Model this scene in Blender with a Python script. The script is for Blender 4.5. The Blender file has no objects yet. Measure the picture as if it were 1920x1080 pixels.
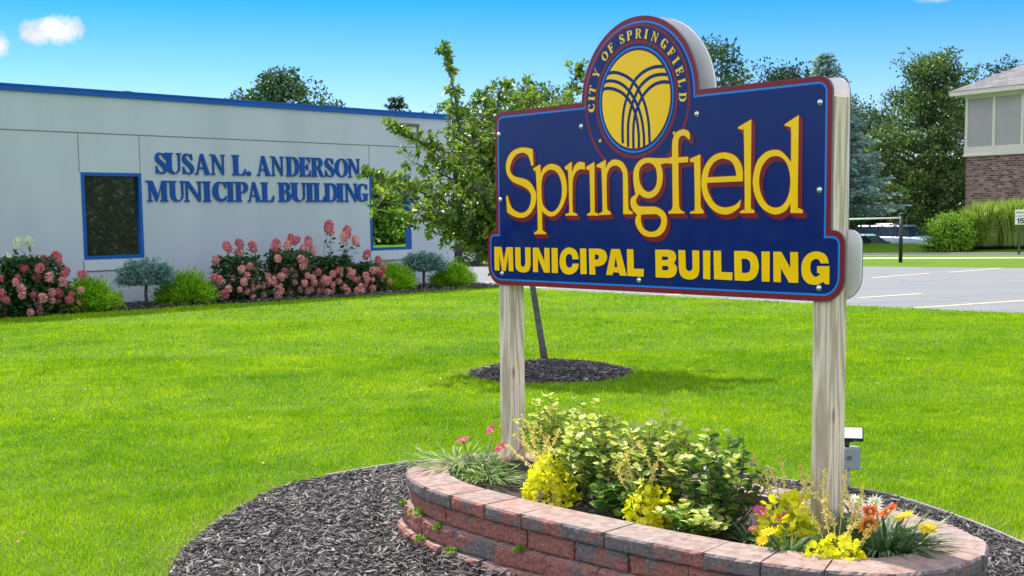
import bpy, math, random
import numpy as np
from mathutils import Matrix, Vector, noise as mnoise
from math import sin, cos, radians as R, pi
rng = np.random.default_rng(7)
random.seed(7)
SC = bpy.context.scene
COL = SC.collection

# ------------------------------------------------------------------ camera
CAM_H = 1.55
cd = bpy.data.cameras.new('camera'); cam = bpy.data.objects.new('camera', cd); COL.objects.link(cam)
SC.camera = cam
cd.sensor_width = 36; cd.lens = 2350 / 1920 * 36; cd.shift_y = 100 / 1920
cd.clip_start = 0.1; cd.clip_end = 3000
_p, _r = R(5.66), R(.70)
fwd = Vector((0, cos(_p), -sin(_p))); rt0 = Vector((1, 0, 0)); dn0 = Vector((0, -sin(_p), -cos(_p)))
rt = cos(_r) * rt0 + sin(_r) * dn0; dn = -sin(_r) * rt0 + cos(_r) * dn0
cam.matrix_world = Matrix(((rt.x, -dn.x, -fwd.x, 0), (rt.y, -dn.y, -fwd.y, 0), (rt.z, -dn.z, -fwd.z, CAM_H), (0, 0, 0, 1)))

# ------------------------------------------------------------------ light
SUN_AZ = R(-31)      # measured from +Y (view direction), negative = left
SUN_EL = R(53)
sd = Vector((sin(SUN_AZ) * cos(SUN_EL), cos(SUN_AZ) * cos(SUN_EL), sin(SUN_EL)))
sl = bpy.data.lights.new('sun', 'SUN'); sl.energy = 4.3; sl.angle = R(.55); sl.color = (1, .955, .88)
so = bpy.data.objects.new('sun', sl); COL.objects.link(so); so.location = (0, 0, 30)
so.rotation_euler = sd.to_track_quat('Z', 'Y').to_euler()
W = bpy.data.worlds.new('World'); SC.world = W; W.use_nodes = True
nt = W.node_tree; nt.nodes.clear()
def N(t, **k):
    n = nt.nodes.new(t)
    for a, b in k.items(): setattr(n, a, b)
    return n
sky = N('ShaderNodeTexSky', sky_type='NISHITA', sun_disc=False)
sky.sun_elevation = SUN_EL; sky.sun_rotation = SUN_AZ
sky.altitude = 200; sky.air_density = 1.0; sky.dust_density = .25; sky.ozone_density = 3.0
hs = N('ShaderNodeHueSaturation'); hs.inputs['Saturation'].default_value = 1.1; hs.inputs['Hue'].default_value = .5
tn = N('ShaderNodeMix', data_type='RGBA', blend_type='MULTIPLY'); tn.inputs[0].default_value = 1; tn.inputs[7].default_value = (.58, .80, 1.05, 1)
SKYTINT = tn
nt.links.new(sky.outputs[0], tn.inputs[6]); nt.links.new(tn.outputs[2], hs.inputs['Color'])
geo = N('ShaderNodeNewGeometry'); sep = N('ShaderNodeSeparateXYZ')
tc = N('ShaderNodeTexCoord'); nt.links.new(tc.outputs['Generated'], sep.inputs[0])
noi = N('ShaderNodeTexNoise'); noi.inputs['Scale'].default_value = 55; noi.inputs['Detail'].default_value = 6; noi.inputs['Roughness'].default_value = .62
nt.links.new(tc.outputs['Generated'], noi.inputs['Vector'])
def m(op, a, b=None, c=None):
    n = N('ShaderNodeMath', operation=op)
    for i, v in enumerate((a, b, c)):
        if v is None: continue
        if isinstance(v, (int, float)): n.inputs[i].default_value = v
        else: nt.links.new(v, n.inputs[i])
    return n.outputs[0]
tot = None
# the sky deepens from pale near the horizon to saturated blue higher up
hr = N('ShaderNodeValToRGB'); nt.links.new(sep.outputs[2], hr.inputs[0])
hr.color_ramp.elements[0].position = .03; hr.color_ramp.elements[0].color = (.70, .64, .77, 1)
hr.color_ramp.elements[1].position = .19; hr.color_ramp.elements[1].color = (.11, .41, .72, 1)
e = hr.color_ramp.elements.new(.10); e.color = (.44, .565, .76, 1)
nt.links.new(hr.outputs[0], SKYTINT.inputs[7])
# small cumulus clouds as directions in the sky: (x, z, radius x, radius z, strength)
for cx, cz, rx, rz, st in ((-.334, .140, .021, .0085, 1.0), (-.343, .136, .014, .0075, 1.0), (-.326, .139, .016, .011, 1.0),
                       (-.3705, .1305, .011, .010, 1.0), (.3125, .1555, .014, .004, .45), (.352, .159, .034, .005, .8), (.41, .162, .03, .006, .7),
                       (-.2, .30, .10, .03, .8), (.22, .33, .14, .03, .8)):
    dx = m('MULTIPLY', m('SUBTRACT', sep.outputs[0], cx), 1 / rx); dz = m('MULTIPLY', m('SUBTRACT', sep.outputs[2], cz), 1 / rz)
    d = m('ADD', m('MULTIPLY', dx, dx), m('MULTIPLY', dz, dz))
    v = m('MULTIPLY', m('SUBTRACT', m('ADD', 1.05, m('MULTIPLY', m('SUBTRACT', noi.outputs[0], .5), 3.4)), d), .95)
    ynz = m('GREATER_THAN', sep.outputs[1], 0)
    v = m('MULTIPLY', m('MULTIPLY', m('MINIMUM', m('MAXIMUM', v, 0), 1), st), ynz)
    tot = v if tot is None else m('MAXIMUM', tot, v)
nb2 = N('ShaderNodeTexNoise'); nb2.inputs['Scale'].default_value = 40; nb2.inputs['Detail'].default_value = 5; nt.links.new(tc.outputs['Generated'], nb2.inputs['Vector'])
# unseen bright clouds overhead and behind the viewer, added to fill the shade
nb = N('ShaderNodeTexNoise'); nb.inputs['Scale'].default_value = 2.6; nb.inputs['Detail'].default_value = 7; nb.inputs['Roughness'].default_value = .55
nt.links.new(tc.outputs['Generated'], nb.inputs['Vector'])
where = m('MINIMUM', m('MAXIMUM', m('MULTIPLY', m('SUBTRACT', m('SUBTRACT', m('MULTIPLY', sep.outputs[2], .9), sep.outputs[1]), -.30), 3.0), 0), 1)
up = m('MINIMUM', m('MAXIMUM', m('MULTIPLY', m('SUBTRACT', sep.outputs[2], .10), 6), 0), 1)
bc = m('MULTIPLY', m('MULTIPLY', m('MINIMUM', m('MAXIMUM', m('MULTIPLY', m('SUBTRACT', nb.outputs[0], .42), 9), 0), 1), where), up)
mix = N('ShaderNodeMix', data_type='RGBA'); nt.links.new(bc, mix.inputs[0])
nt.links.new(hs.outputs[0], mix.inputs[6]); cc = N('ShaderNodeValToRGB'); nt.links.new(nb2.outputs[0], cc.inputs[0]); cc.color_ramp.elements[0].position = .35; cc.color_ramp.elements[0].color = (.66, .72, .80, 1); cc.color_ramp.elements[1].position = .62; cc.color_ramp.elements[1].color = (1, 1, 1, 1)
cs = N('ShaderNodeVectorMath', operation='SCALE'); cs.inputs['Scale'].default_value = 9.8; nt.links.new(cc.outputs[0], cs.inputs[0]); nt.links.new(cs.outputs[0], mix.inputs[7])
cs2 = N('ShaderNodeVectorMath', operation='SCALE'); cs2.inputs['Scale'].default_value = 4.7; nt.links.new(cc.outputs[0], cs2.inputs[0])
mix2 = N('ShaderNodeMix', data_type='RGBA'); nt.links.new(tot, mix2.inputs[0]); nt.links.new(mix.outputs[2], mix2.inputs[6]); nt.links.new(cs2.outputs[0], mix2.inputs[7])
bg = N('ShaderNodeBackground'); bg.inputs[1].default_value = .125
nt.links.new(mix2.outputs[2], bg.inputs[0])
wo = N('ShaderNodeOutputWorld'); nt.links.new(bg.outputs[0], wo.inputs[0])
SC.view_settings.view_transform = 'Standard'; SC.view_settings.look = 'None'
SC.view_settings.exposure = .90; SC.view_settings.gamma = 1
SC.render.engine = 'CYCLES'
SC.cycles.max_bounces = 6; SC.cycles.transparent_max_bounces = 6; SC.cycles.diffuse_bounces = 3; SC.cycles.glossy_bounces = 3

# ------------------------------------------------------------------ helpers
def tag(o, label=None, cat=None, group=None, kind=None):
    if label: o['label'] = label
    if cat: o['category'] = cat
    if group: o['group'] = group
    if kind: o['kind'] = kind
    return o
def empty(name, loc=(0, 0, 0), rz=0, label=None, cat=None, group=None):
    o = bpy.data.objects.new(name, None); COL.objects.link(o)
    o.location = loc; o.rotation_euler = (0, 0, rz); o.empty_display_size = .2
    return tag(o, label, cat, group)
def obj(name, me, mat=None, parent=None, loc=(0, 0, 0), rot=(0, 0, 0)):
    o = bpy.data.objects.new(name, me); COL.objects.link(o)
    if mat is not None:
        for mm in (mat if isinstance(mat, (list, tuple)) else [mat]): me.materials.append(mm)
    o.parent = parent; o.location = loc; o.rotation_euler = rot
    return o
def copy_tree(o, parent=None):
    c = o.copy(); COL.objects.link(c); c.parent = parent
    for ch in list(o.children): copy_tree(ch, c)
    return c
def npmesh(name, V, F, smooth=False, mi=None):
    V = np.ascontiguousarray(V, dtype=np.float32); F = np.ascontiguousarray(F, dtype=np.int32)
    me = bpy.data.meshes.new(name); k = F.shape[1]
    me.vertices.add(len(V)); me.vertices.foreach_set('co', V.ravel())
    me.loops.add(F.size); me.loops.foreach_set('vertex_index', F.ravel())
    me.polygons.add(len(F)); me.polygons.foreach_set('loop_start', np.arange(0, F.size, k, dtype=np.int32))
    if mi is not None: me.polygons.foreach_set('material_index', np.ascontiguousarray(mi, dtype=np.int32))
    me.update(calc_edges=True); me.validate()
    me.polygons.foreach_set('use_smooth', np.full(len(F), smooth, dtype=bool))
    return me
class MB:
    def __init__(s): s.v = []; s.f = []
    def add(s, v, f):
        n = len(s.v); s.v += [tuple(map(float, p)) for p in v]; s.f += [tuple(i + n for i in q) for q in f]; return s
    def box(s, a, b):
        (x0, y0, z0), (x1, y1, z1) = a, b
        return s.add([(x0, y0, z0), (x1, y0, z0), (x1, y1, z0), (x0, y1, z0), (x0, y0, z1), (x1, y0, z1), (x1, y1, z1), (x0, y1, z1)],
                     [(0, 3, 2, 1), (4, 5, 6, 7), (0, 1, 5, 4), (1, 2, 6, 5), (2, 3, 7, 6), (3, 0, 4, 7)])
    def tube(s, pts, rad, n=8, caps=True):
        pts = [Vector(p) for p in pts]; rad = rad if isinstance(rad, (list, tuple)) else [rad] * len(pts)
        V = []; Fq = []
        for i, p in enumerate(pts):
            t = (pts[min(i + 1, len(pts) - 1)] - pts[max(i - 1, 0)]).normalized()
            a = t.cross(Vector((0, 0, 1)) if abs(t.z) < .9 else Vector((1, 0, 0))).normalized(); b = t.cross(a)
            for k in range(n):
                w = 2 * pi * k / n; V.append(p + (a * cos(w) + b * sin(w)) * rad[i])
        for i in range(len(pts) - 1):
            for k in range(n): Fq.append((i * n + k, i * n + (k + 1) % n, (i + 1) * n + (k + 1) % n, (i + 1) * n + k))
        if caps: Fq += [tuple(range(n))[::-1], tuple(range((len(pts) - 1) * n, len(pts) * n))]
        return s.add(V, Fq)
    def mesh(s, name='m', smooth=False):
        me = bpy.data.meshes.new(name); me.from_pydata(s.v, [], s.f); me.update()
        if smooth: me.polygons.foreach_set('use_smooth', np.ones(len(me.polygons), dtype=bool))
        return me
def bevel(o, w, seg=2):
    md = o.modifiers.new('b', 'BEVEL'); md.width = w; md.segments = seg; md.limit_method = 'ANGLE'; md.angle_limit = R(35); return o
def flat_poly(loops, z0, z1, name='poly'):
    """loops of (x, y) -> mesh with x = u, z = v, extruded in y from z0 to z1 (z0 faces the viewer side)"""
    cu = bpy.data.curves.new('c', 'CURVE'); cu.dimensions = '2D'; cu.fill_mode = 'BOTH'; cu.extrude = abs(z1 - z0) / 2
    for L in loops:
        sp = cu.splines.new('POLY'); sp.points.add(len(L) - 1); sp.use_cyclic_u = True
        for i, (x, y) in enumerate(L): sp.points[i].co = (x, y, 0, 1)
    o = bpy.data.objects.new('c', cu); COL.objects.link(o)
    bpy.context.view_layer.update()
    me = bpy.data.meshes.new_from_object(o.evaluated_get(bpy.context.evaluated_depsgraph_get())); me.name = name
    bpy.data.objects.remove(o); bpy.data.curves.remove(cu)
    c = (z0 + z1) / 2
    co = np.empty(len(me.vertices) * 3, dtype=np.float32); me.vertices.foreach_get('co', co); co = co.reshape(-1, 3)
    co = np.stack([co[:, 0], c - co[:, 2], co[:, 1]], 1); me.vertices.foreach_set('co', co.ravel().copy()); me.update(); me.materials.clear()
    return me
def sheet(poly, z, name):
    me = flat_poly([poly], -.0001, .0001, name)
    co = np.empty(len(me.vertices) * 3, dtype=np.float32); me.vertices.foreach_get('co', co); co = co.reshape(-1, 3)
    co = np.stack([co[:, 0], co[:, 2], z - co[:, 1]], 1); me.vertices.foreach_set('co', co.ravel().copy()); me.update()
    return me

# ------------------------------------------------------------------ materials
def newmat(name):
    mt = bpy.data.materials.new(name); mt.use_nodes = True; t = mt.node_tree
    return mt, t, t.nodes['Principled BSDF']
def nn(t, ty, ins=None, **k):
    n = t.nodes.new(ty)
    for a, b in k.items(): setattr(n, a, b)
    for a, b in (ins or {}).items():
        if hasattr(b, 'is_output') and b.is_output: t.links.new(b, n.inputs[a])
        else: n.inputs[a].default_value = b
    return n
def ramp(t, fac, stops):
    n = t.nodes.new('ShaderNodeValToRGB'); t.links.new(fac, n.inputs[0]); cr = n.color_ramp
    while len(cr.elements) < len(stops): cr.elements.new(.5)
    for e, (p, c) in zip(cr.elements, stops): e.position = p; e.color = (*c, 1)
    return n.outputs[0]
def coords(t, kind='Object', scale=(1, 1, 1)):
    c = nn(t, 'ShaderNodeTexCoord'); mp = nn(t, 'ShaderNodeMapping', {'Vector': c.outputs[kind]}); mp.inputs['Scale'].default_value = scale
    return mp.outputs[0]
def noise(t, vec, sc, det=4, rough=.55):
    return nn(t, 'ShaderNodeTexNoise', {'Vector': vec, 'Scale': sc, 'Detail': det, 'Roughness': rough}).outputs[0]
def bump(t, b, h, strength, dist=.01):
    n = nn(t, 'ShaderNodeBump', {'Height': h, 'Strength': strength, 'Distance': dist}); t.links.new(n.outputs[0], b.inputs['Normal'])
def mat(name, c, rough=.6, var=.15, sc=8, metal=0, bmp=0, coat=0, spec=.5, bd=.01):
    mt, t, b = newmat(name); v = coords(t); f = noise(t, v, sc)
    lo = tuple(x * (1 - var) for x in c); hi = tuple(min(1, x * (1 + var)) for x in c)
    t.links.new(ramp(t, f, [(.3, lo), (.7, hi)]), b.inputs['Base Color'])
    b.inputs['Roughness'].default_value = rough; b.inputs['Metallic'].default_value = metal
    b.inputs['Coat Weight'].default_value = coat; b.inputs['Coat Roughness'].default_value = .05; b.inputs['Specular IOR Level'].default_value = spec
    if bmp: bump(t, b, noise(t, v, sc * 6, 5), bmp, bd)
    return mt
def leafmat(name, cols, rough=.5, trans=.35, big=1.2, tcol=1.3, spec=.4):
    """leaf colour varies leaf by leaf and in broad patches"""
    mt, t, b = newmat(name); g = nn(t, 'ShaderNodeNewGeometry')
    f = noise(t, coords(t), big, 2)
    k = nn(t, 'ShaderNodeMath', {0: g.outputs['Random Per Island'], 1: .65}, operation='MULTIPLY').outputs[0]
    k2 = nn(t, 'ShaderNodeMath', {0: f, 1: .7, 2: k}, operation='MULTIPLY_ADD').outputs[0]
    k3 = nn(t, 'ShaderNodeMath', {0: k2, 1: .18}, operation='SUBTRACT').outputs[0]
    n = len(cols); c = ramp(t, k3, [((i + .3) / n, cc) for i, cc in enumerate(cols)])
    t.links.new(c, b.inputs['Base Color']); b.inputs['Roughness'].default_value = rough; b.inputs['Specular IOR Level'].default_value = spec
    tr = nn(t, 'ShaderNodeBsdfTranslucent'); gm = nn(t, 'ShaderNodeMix', {6: c}, data_type='RGBA', blend_type='MULTIPLY')
    gm.inputs[0].default_value = 1; gm.inputs[7].default_value = (tcol, tcol * 1.05, tcol * .6, 1); t.links.new(gm.outputs[2], tr.inputs[0])
    ms = nn(t, 'ShaderNodeMixShader', {0: trans, 1: b.outputs[0], 2: tr.outputs[0]})
    t.links.new(ms.outputs[0], t.nodes['Material Output'].inputs[0])
    return mt
M = {}
def wood_mat(name, c_lo, c_hi, seed=0):
    mt, t, b = newmat(name); v = coords(t, 'Object', (1, 1, .06))
    off = nn(t, 'ShaderNodeVectorMath', {0: v, 1: (seed, seed * .7, seed * .3)}, operation='ADD').outputs[0]
    n1 = noise(t, off, 14, 3, .5)
    w = nn(t, 'ShaderNodeMath', {0: n1, 1: 40.0}, operation='MULTIPLY').outputs[0]
    s = nn(t, 'ShaderNodeMath', {0: w}, operation='SINE').outputs[0]
    s1 = nn(t, 'ShaderNodeMath', {0: s, 1: .5, 2: .5}, operation='MULTIPLY_ADD').outputs[0]
    fine = noise(t, off, 120, 3, .6)
    s2 = nn(t, 'ShaderNodeMath', {0: s1, 1: .55}, operation='MULTIPLY').outputs[0]
    s3 = nn(t, 'ShaderNodeMath', {0: fine, 1: .5, 2: s2}, operation='MULTIPLY_ADD').outputs[0]
    col = ramp(t, s3, [(.15, c_lo), (.45, tuple((a + b_) / 2 for a, b_ in zip(c_lo, c_hi))), (.85, c_hi)])
    blot = ramp(t, noise(t, coords(t, 'Object', (1, 1, .3)), 5, 3), [(.35, (.78, .8, .82)), (.65, (1, 1, 1))])
    mx = nn(t, 'ShaderNodeMix', {6: col, 7: blot}, data_type='RGBA', blend_type='MULTIPLY'); mx.inputs[0].default_value = 1
    # a few small knots
    vo = nn(t, 'ShaderNodeTexVoronoi', {'Vector': coords(t, 'Object', (7, 7, 2.2)), 'Scale': 1.0}); vo.inputs['Randomness'].default_value = 1
    kn = ramp(t, vo.outputs['Distance'], [(.045, (.30, .2, .12)), (.11, (1, 1, 1))])
    mx2 = nn(t, 'ShaderNodeMix', {6: mx.outputs[2], 7: kn}, data_type='RGBA', blend_type='MULTIPLY'); mx2.inputs[0].default_value = 1
    t.links.new(mx2.outputs[2], b.inputs['Base Color']); b.inputs['Roughness'].default_value = .8
    bump(t, b, s3, .35, .002)
    return mt
M['post'] = wood_mat('weathered_pine', (.46, .335, .225), (.88, .745, .60), 1.3)
def gloss(name, c, rough=.20, coat=.08):
    mt, t, b = newmat(name); v = coords(t); b.inputs['Specular IOR Level'].default_value = .30
    f = noise(t, v, 3, 3); lo = tuple(x * .93 for x in c); hi = tuple(min(1, x * 1.05) for x in c)
    t.links.new(ramp(t, f, [(.3, lo), (.7, hi)]), b.inputs['Base Color'])
    t.links.new(ramp(t, noise(t, v, 9, 4), [(.3, (rough * .8,) * 3), (.75, (rough * 1.5,) * 3)]), b.inputs['Roughness'])
    b.inputs['Coat Weight'].default_value = coat; b.inputs['Coat Roughness'].default_value = .09
    bump(t, b, noise(t, v, 2.2, 2), .06, .02)
    return mt
M['navy'] = gloss('navy_vinyl', (.0002, .0135, .135))
M['maroon'] = gloss('maroon_vinyl', (.20, .014, .022))
M['sky_line'] = gloss('bright_blue_vinyl', (.01, .21, .74))
M['yellow'] = gloss('yellow_vinyl', (1.0, .58, .0))
M['white_metal'] = mat('white_aluminium', (.78, .78, .80), .35, .04, 4)
M['edge_metal'] = mat('dark_cut_edge', (.14, .12, .13), .5, .2, 30)
M['steel'] = mat('galvanised_steel', (.62, .62, .60), .32, .2, 60, metal=.9)
# building
def stucco():
    mt, t, b = newmat('grey_stucco'); v = coords(t)
    f = noise(t, v, 90, 4, .7); f2 = noise(t, coords(t, 'Object', (1, 1, .25)), 1.1, 4)
    c = ramp(t, f, [(.3, (.42, .465, .525)), (.7, (.50, .55, .61))]); c2 = ramp(t, f2, [(.3, (.87, .88, .885)), (.62, (1, 1, 1))])
    mx = nn(t, 'ShaderNodeMix', {6: c, 7: c2}, data_type='RGBA', blend_type='MULTIPLY'); mx.inputs[0].default_value = 1
    t.links.new(mx.outputs[2], b.inputs['Base Color']); b.inputs['Roughness'].default_value = .9
    bump(t, b, f, .25, .004); return mt
M['stucco'] = stucco()
M['blue_metal'] = mat('blue_painted_metal', (.002, .085, .38), .5, .06, 2, spec=.3)
M['letter_blue'] = mat('blue_letter_paint', (.001, .065, .31), .6, .08, 5, spec=.25)
M['joint'] = mat('dark_joint', (.16, .17, .18), .9, .1)
M['sill'] = mat('light_sill', (.52, .57, .61), .85, .05, 5)
M['roof_gravel'] = mat('roof_membrane', (.3, .3, .3), .9, .2, 20)
def glass(name, c, mirror=.55):
    mt, t, b = newmat(name); b.inputs['Base Color'].default_value = (*c, 1); b.inputs['Roughness'].default_value = .3
    gl = nn(t, 'ShaderNodeBsdfGlossy', {'Roughness': .012, 'Color': (.85, .93, .86, 1)})
    v = coords(t); bp = nn(t, 'ShaderNodeBump', {'Height': noise(t, v, .8, 2), 'Strength': .05, 'Distance': .02}); t.links.new(bp.outputs[0], gl.inputs['Normal'])
    ms = nn(t, 'ShaderNodeMixShader', {0: mirror, 1: b.outputs[0], 2: gl.outputs[0]}); t.links.new(ms.outputs[0], t.nodes['Material Output'].inputs[0])
    return mt
M['glass'] = glass('tinted_glass', (.006, .006, .004), .17)
M['carglass'] = mat('car_glass', (.015, .03, .045), .12, .05, 1)
M['glass_bright'] = glass('mirror_tinted_glass', (.004, .006, .005), .88)
# masonry block
def block_mat(name, dark):
    mt, t, b = newmat(name); v = coords(t, 'Generated'); o = nn(t, 'ShaderNodeObjectInfo')
    off = nn(t, 'ShaderNodeVectorMath', {0: coords(t, 'Object'), 1: o.outputs['Random']}, operation='ADD').outputs[0]
    sc_ = nn(t, 'ShaderNodeVectorMath', {0: o.outputs['Random'], 1: (37, 91, 53)}, operation='MULTIPLY').outputs[0]
    off = nn(t, 'ShaderNodeVectorMath', {0: coords(t, 'Object'), 1: sc_}, operation='ADD').outputs[0]
    big = noise(t, off, 5.5, 3, .55); fine = noise(t, off, 70, 4, .75)
    red = ramp(t, fine, [(.3, (.17, .062, .052)), (.50, (.27, .108, .090)), (.70, (.38, .19, .165)), (.86, (.62, .46, .42))])
    grey = ramp(t, fine, [(.3, (.09, .08, .085)), (.55, (.16, .14, .14)), (.75, (.30, .25, .24)), (.88, (.5, .42, .4))])
    kb = nn(t, 'ShaderNodeMath', {0: o.outputs['Random'], 1: .26, 2: big}, operation='MULTIPLY_ADD').outputs[0]
    k = ramp(t, kb, [(.66 - dark, (0, 0, 0)), (.76 - dark, (1, 1, 1))])
    mx = nn(t, 'ShaderNodeMix', {0: k, 6: red, 7: grey}, data_type='RGBA')
    # sunlit paleness put into the colour of upward faces, mottled by noise
    g = nn(t, 'ShaderNodeNewGeometry'); sx = nn(t, 'ShaderNodeSeparateXYZ', {0: g.outputs['Normal']})
    topk = ramp(t, sx.outputs[2], [(.72, (0, 0, 0)), (.94, (1, 1, 1))])
    pale = ramp(t, noise(t, off, 22, 5, .6), [(.3, (.22, .155, .135)), (.55, (.335, .26, .23)), (.8, (.44, .37, .335))])
    ton = ramp(t, o.outputs['Random'], [(0, (.80, .80, .84)), (.35, (1, .93, .91)), (.7, (1.0, .86, .82)), (1, (.93, .97, 1))])
    pm = nn(t, 'ShaderNodeMix', {6: pale, 7: ton}, data_type='RGBA', blend_type='MULTIPLY'); pm.inputs[0].default_value = 1
    mx2 = nn(t, 'ShaderNodeMix', {0: topk, 6: mx.outputs[2], 7: pm.outputs[2]}, data_type='RGBA')
    t.links.new(mx2.outputs[2], b.inputs['Base Color']); b.inputs['Roughness'].default_value = .92; b.inputs['Specular IOR Level'].default_value = .2
    bump(t, b, nn(t, 'ShaderNodeMath', {0: noise(t, off, 24, 4, .7), 1: 1.5, 2: fine}, operation='MULTIPLY_ADD').outputs[0], .55, .006); return mt
M['block'] = block_mat('tumbled_red_block', .0)
M['cap'] = block_mat('tumbled_cap_block', .12)
M['soil'] = mat('dark_soil', (.05, .035, .025), .95, .5, 30, bmp=.8)
# ground
def lawn_mat():
    mt, t, b = newmat('lawn_soil_green'); v = coords(t)
    f = noise(t, v, 60, 5, .7); g2 = noise(t, v, .55, 3, .55)
    c = ramp(t, f, [(.25, (.05, .12, .005)), (.5, (.11, .21, .006)), (.78, (.19, .31, .010))])
    c2 = ramp(t, g2, [(.35, (.85, .95, .9)), (.65, (1.0, 1.0, 1.0))])
    mx = nn(t, 'ShaderNodeMix', {6: c, 7: c2}, data_type='RGBA', blend_type='MULTIPLY'); mx.inputs[0].default_value = 1
    t.links.new(mx.outputs[2], b.inputs['Base Color']); b.inputs['Roughness'].default_value = .8; b.inputs['Specular IOR Level'].default_value = .15
    bump(t, b, noise(t, v, 40, 5, .8), 1.0, .03); return mt
M['lawn'] = lawn_mat()
def blade_mat(name, cols, pos_scale=.6):
    mt, t, b = newmat(name); g = nn(t, 'ShaderNodeNewGeometry')
    v = coords(t); f = noise(t, v, pos_scale, 4, .6); f2 = noise(t, v, 4.5, 3, .6)
    k = nn(t, 'ShaderNodeMath', {0: g.outputs['Random Per Island'], 1: .30}, operation='MULTIPLY').outputs[0]
    k = nn(t, 'ShaderNodeMath', {0: f, 1: .80, 2: k}, operation='MULTIPLY_ADD').outputs[0]
    k = nn(t, 'ShaderNodeMath', {0: f2, 1: .55, 2: k}, operation='MULTIPLY_ADD').outputs[0]
    k = nn(t, 'ShaderNodeMath', {0: k, 1: .34}, operation='SUBTRACT').outputs[0]
    n = len(cols); c = ramp(t, k, [((i + .4) / n, cc) for i, cc in enumerate(cols)])
    t.links.new(c, b.inputs['Base Color']); b.inputs['Roughness'].default_value = .7; b.inputs['Specular IOR Level'].default_value = .05
    tr = nn(t, 'ShaderNodeBsdfTranslucent', {0: c}); ms = nn(t, 'ShaderNodeMixShader', {0: .45, 1: b.outputs[0], 2: tr.outputs[0]})
    t.links.new(ms.outputs[0], t.nodes['Material Output'].inputs[0]); return mt
M['blade'] = blade_mat('grass_blades', [(.050, .175, .003), (.12, .29, .003), (.24, .43, .004), (.42, .58, .006), (.60, .68, .03)])
M['blade_dry'] = blade_mat('dry_grass', [(.30, .32, .06), (.48, .42, .14), (.6, .5, .24)])
def asphalt():
    mt, t, b = newmat('worn_asphalt'); v = coords(t); f = noise(t, v, 120, 4, .7); g2 = noise(t, coords(t, 'Object', (.25, 1.2, 1)), .8, 5, .6)
    c = ramp(t, f, [(.3, (.155, .16, .165)), (.7, (.205, .21, .215))]); c2 = ramp(t, g2, [(.3, (.86, .86, .87)), (.6, (1, 1, 1))])
    mx = nn(t, 'ShaderNodeMix', {6: c, 7: c2}, data_type='RGBA', blend_type='MULTIPLY'); mx.inputs[0].default_value = 1
    vo = nn(t, 'ShaderNodeTexVoronoi', {'Vector': v, 'Scale': .22}, feature='DISTANCE_TO_EDGE')
    cr = ramp(t, vo.outputs[0], [(.0, (.55, .55, .56)), (.008, (1, 1, 1))])
    mx2 = nn(t, 'ShaderNodeMix', {6: mx.outputs[2], 7: cr}, data_type='RGBA', blend_type='MULTIPLY'); mx2.inputs[0].default_value = .7
    t.links.new(mx2.outputs[2], b.inputs['Base Color']); b.inputs['Roughness'].default_value = .85; bump(t, b, f, .4, .01); return mt
M['asphalt'] = asphalt()
M['stripe'] = mat('faded_yellow_paint', (.62, .52, .30), .8, .15, 20)
M['concrete'] = mat('pale_concrete', (.46, .41, .36), .9, .12, 12)
M['mulch_base'] = mat('mulch_base', (.02, .016, .014), .95, .4, 60, bmp=.8)
def chip_mat():
    mt, t, b = newmat('mulch_chips'); g = nn(t, 'ShaderNodeNewGeometry')
    f = noise(t, coords(t), 90, 3)
    k = nn(t, 'ShaderNodeMath', {0: f, 1: .25, 2: g.outputs['Random Per Island']}, operation='MULTIPLY_ADD').outputs[0]
    c = ramp(t, k, [(.1, (.014, .011, .010)), (.45, (.034, .029, .027)), (.8, (.085, .072, .066)), (1.0, (.26, .215, .19))])
    t.links.new(c, b.inputs['Base Color']); b.inputs['Roughness'].default_value = .62; b.inputs['Specular IOR Level'].default_value = .55; return mt
M['chip'] = chip_mat()
M['edging'] = mat('grey_edging', (.30, .28, .27), .6, .15, 10)
M['bark'] = mat('bark', (.10, .08, .068), .9, .35, 25, bmp=.7)
M['bark_young'] = mat('young_bark', (.115, .10, .10), .8, .35, 14, bmp=.5)
# foliage
M['crab'] = leafmat('crabapple_leaf', [(.025, .065, .010), (.06, .13, .016), (.11, .20, .02), (.20, .29, .03), (.34, .36, .06)], .33, .32, 1.4, 1.5, .7)
M['tree1'] = leafmat('dark_green_leaf', [(.014, .045, .022), (.028, .080, .030), (.050, .115, .036), (.08, .15, .042)], .5, .22, .5)
M['tree2'] = leafmat('mid_green_leaf', [(.030, .070, .018), (.055, .120, .026), (.09, .165, .035), (.14, .20, .045)], .5, .28, .5)
M['spruce'] = leafmat('blue_spruce_needle', [(.08, .16, .16), (.17, .28, .28), (.27, .39, .385), (.42, .54, .51)], .6, .15, .8)
M['conifer'] = leafmat('green_conifer_needle', [(.012, .035, .018), (.022, .06, .026), (.035, .085, .03)], .6, .12, .8)
M['dwarf'] = leafmat('dwarf_spruce_needle', [(.08, .17, .165), (.15, .28, .27), (.26, .40, .38)], .6, .1, 5)
M['cypress'] = leafmat('thread_cypress', [(.07, .20, .006), (.15, .36, .008), (.29, .54, .012), (.42, .64, .02)], .6, .35, 2.5)
M['hleaf'] = leafmat('hydrangea_leaf', [(.012, .04, .012), (.025, .075, .018), (.045, .115, .022)], .45, .25, 3)
M['hpink'] = leafmat('pink_bloom', [(.60, .14, .18), (.76, .26, .29), (.88, .42, .42), (.95, .66, .60)], .7, .25, 3, 1.0)
M['hrose'] = leafmat('rose_bloom', [(.50, .07, .12), (.66, .15, .20), (.78, .27, .30)], .7, .2, 3, 1.0)
M['hwhite'] = leafmat('cream_bloom', [(.62, .66, .45), (.8, .82, .66), (.9, .9, .8)], .7, .2, 3, 1.0)
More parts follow.
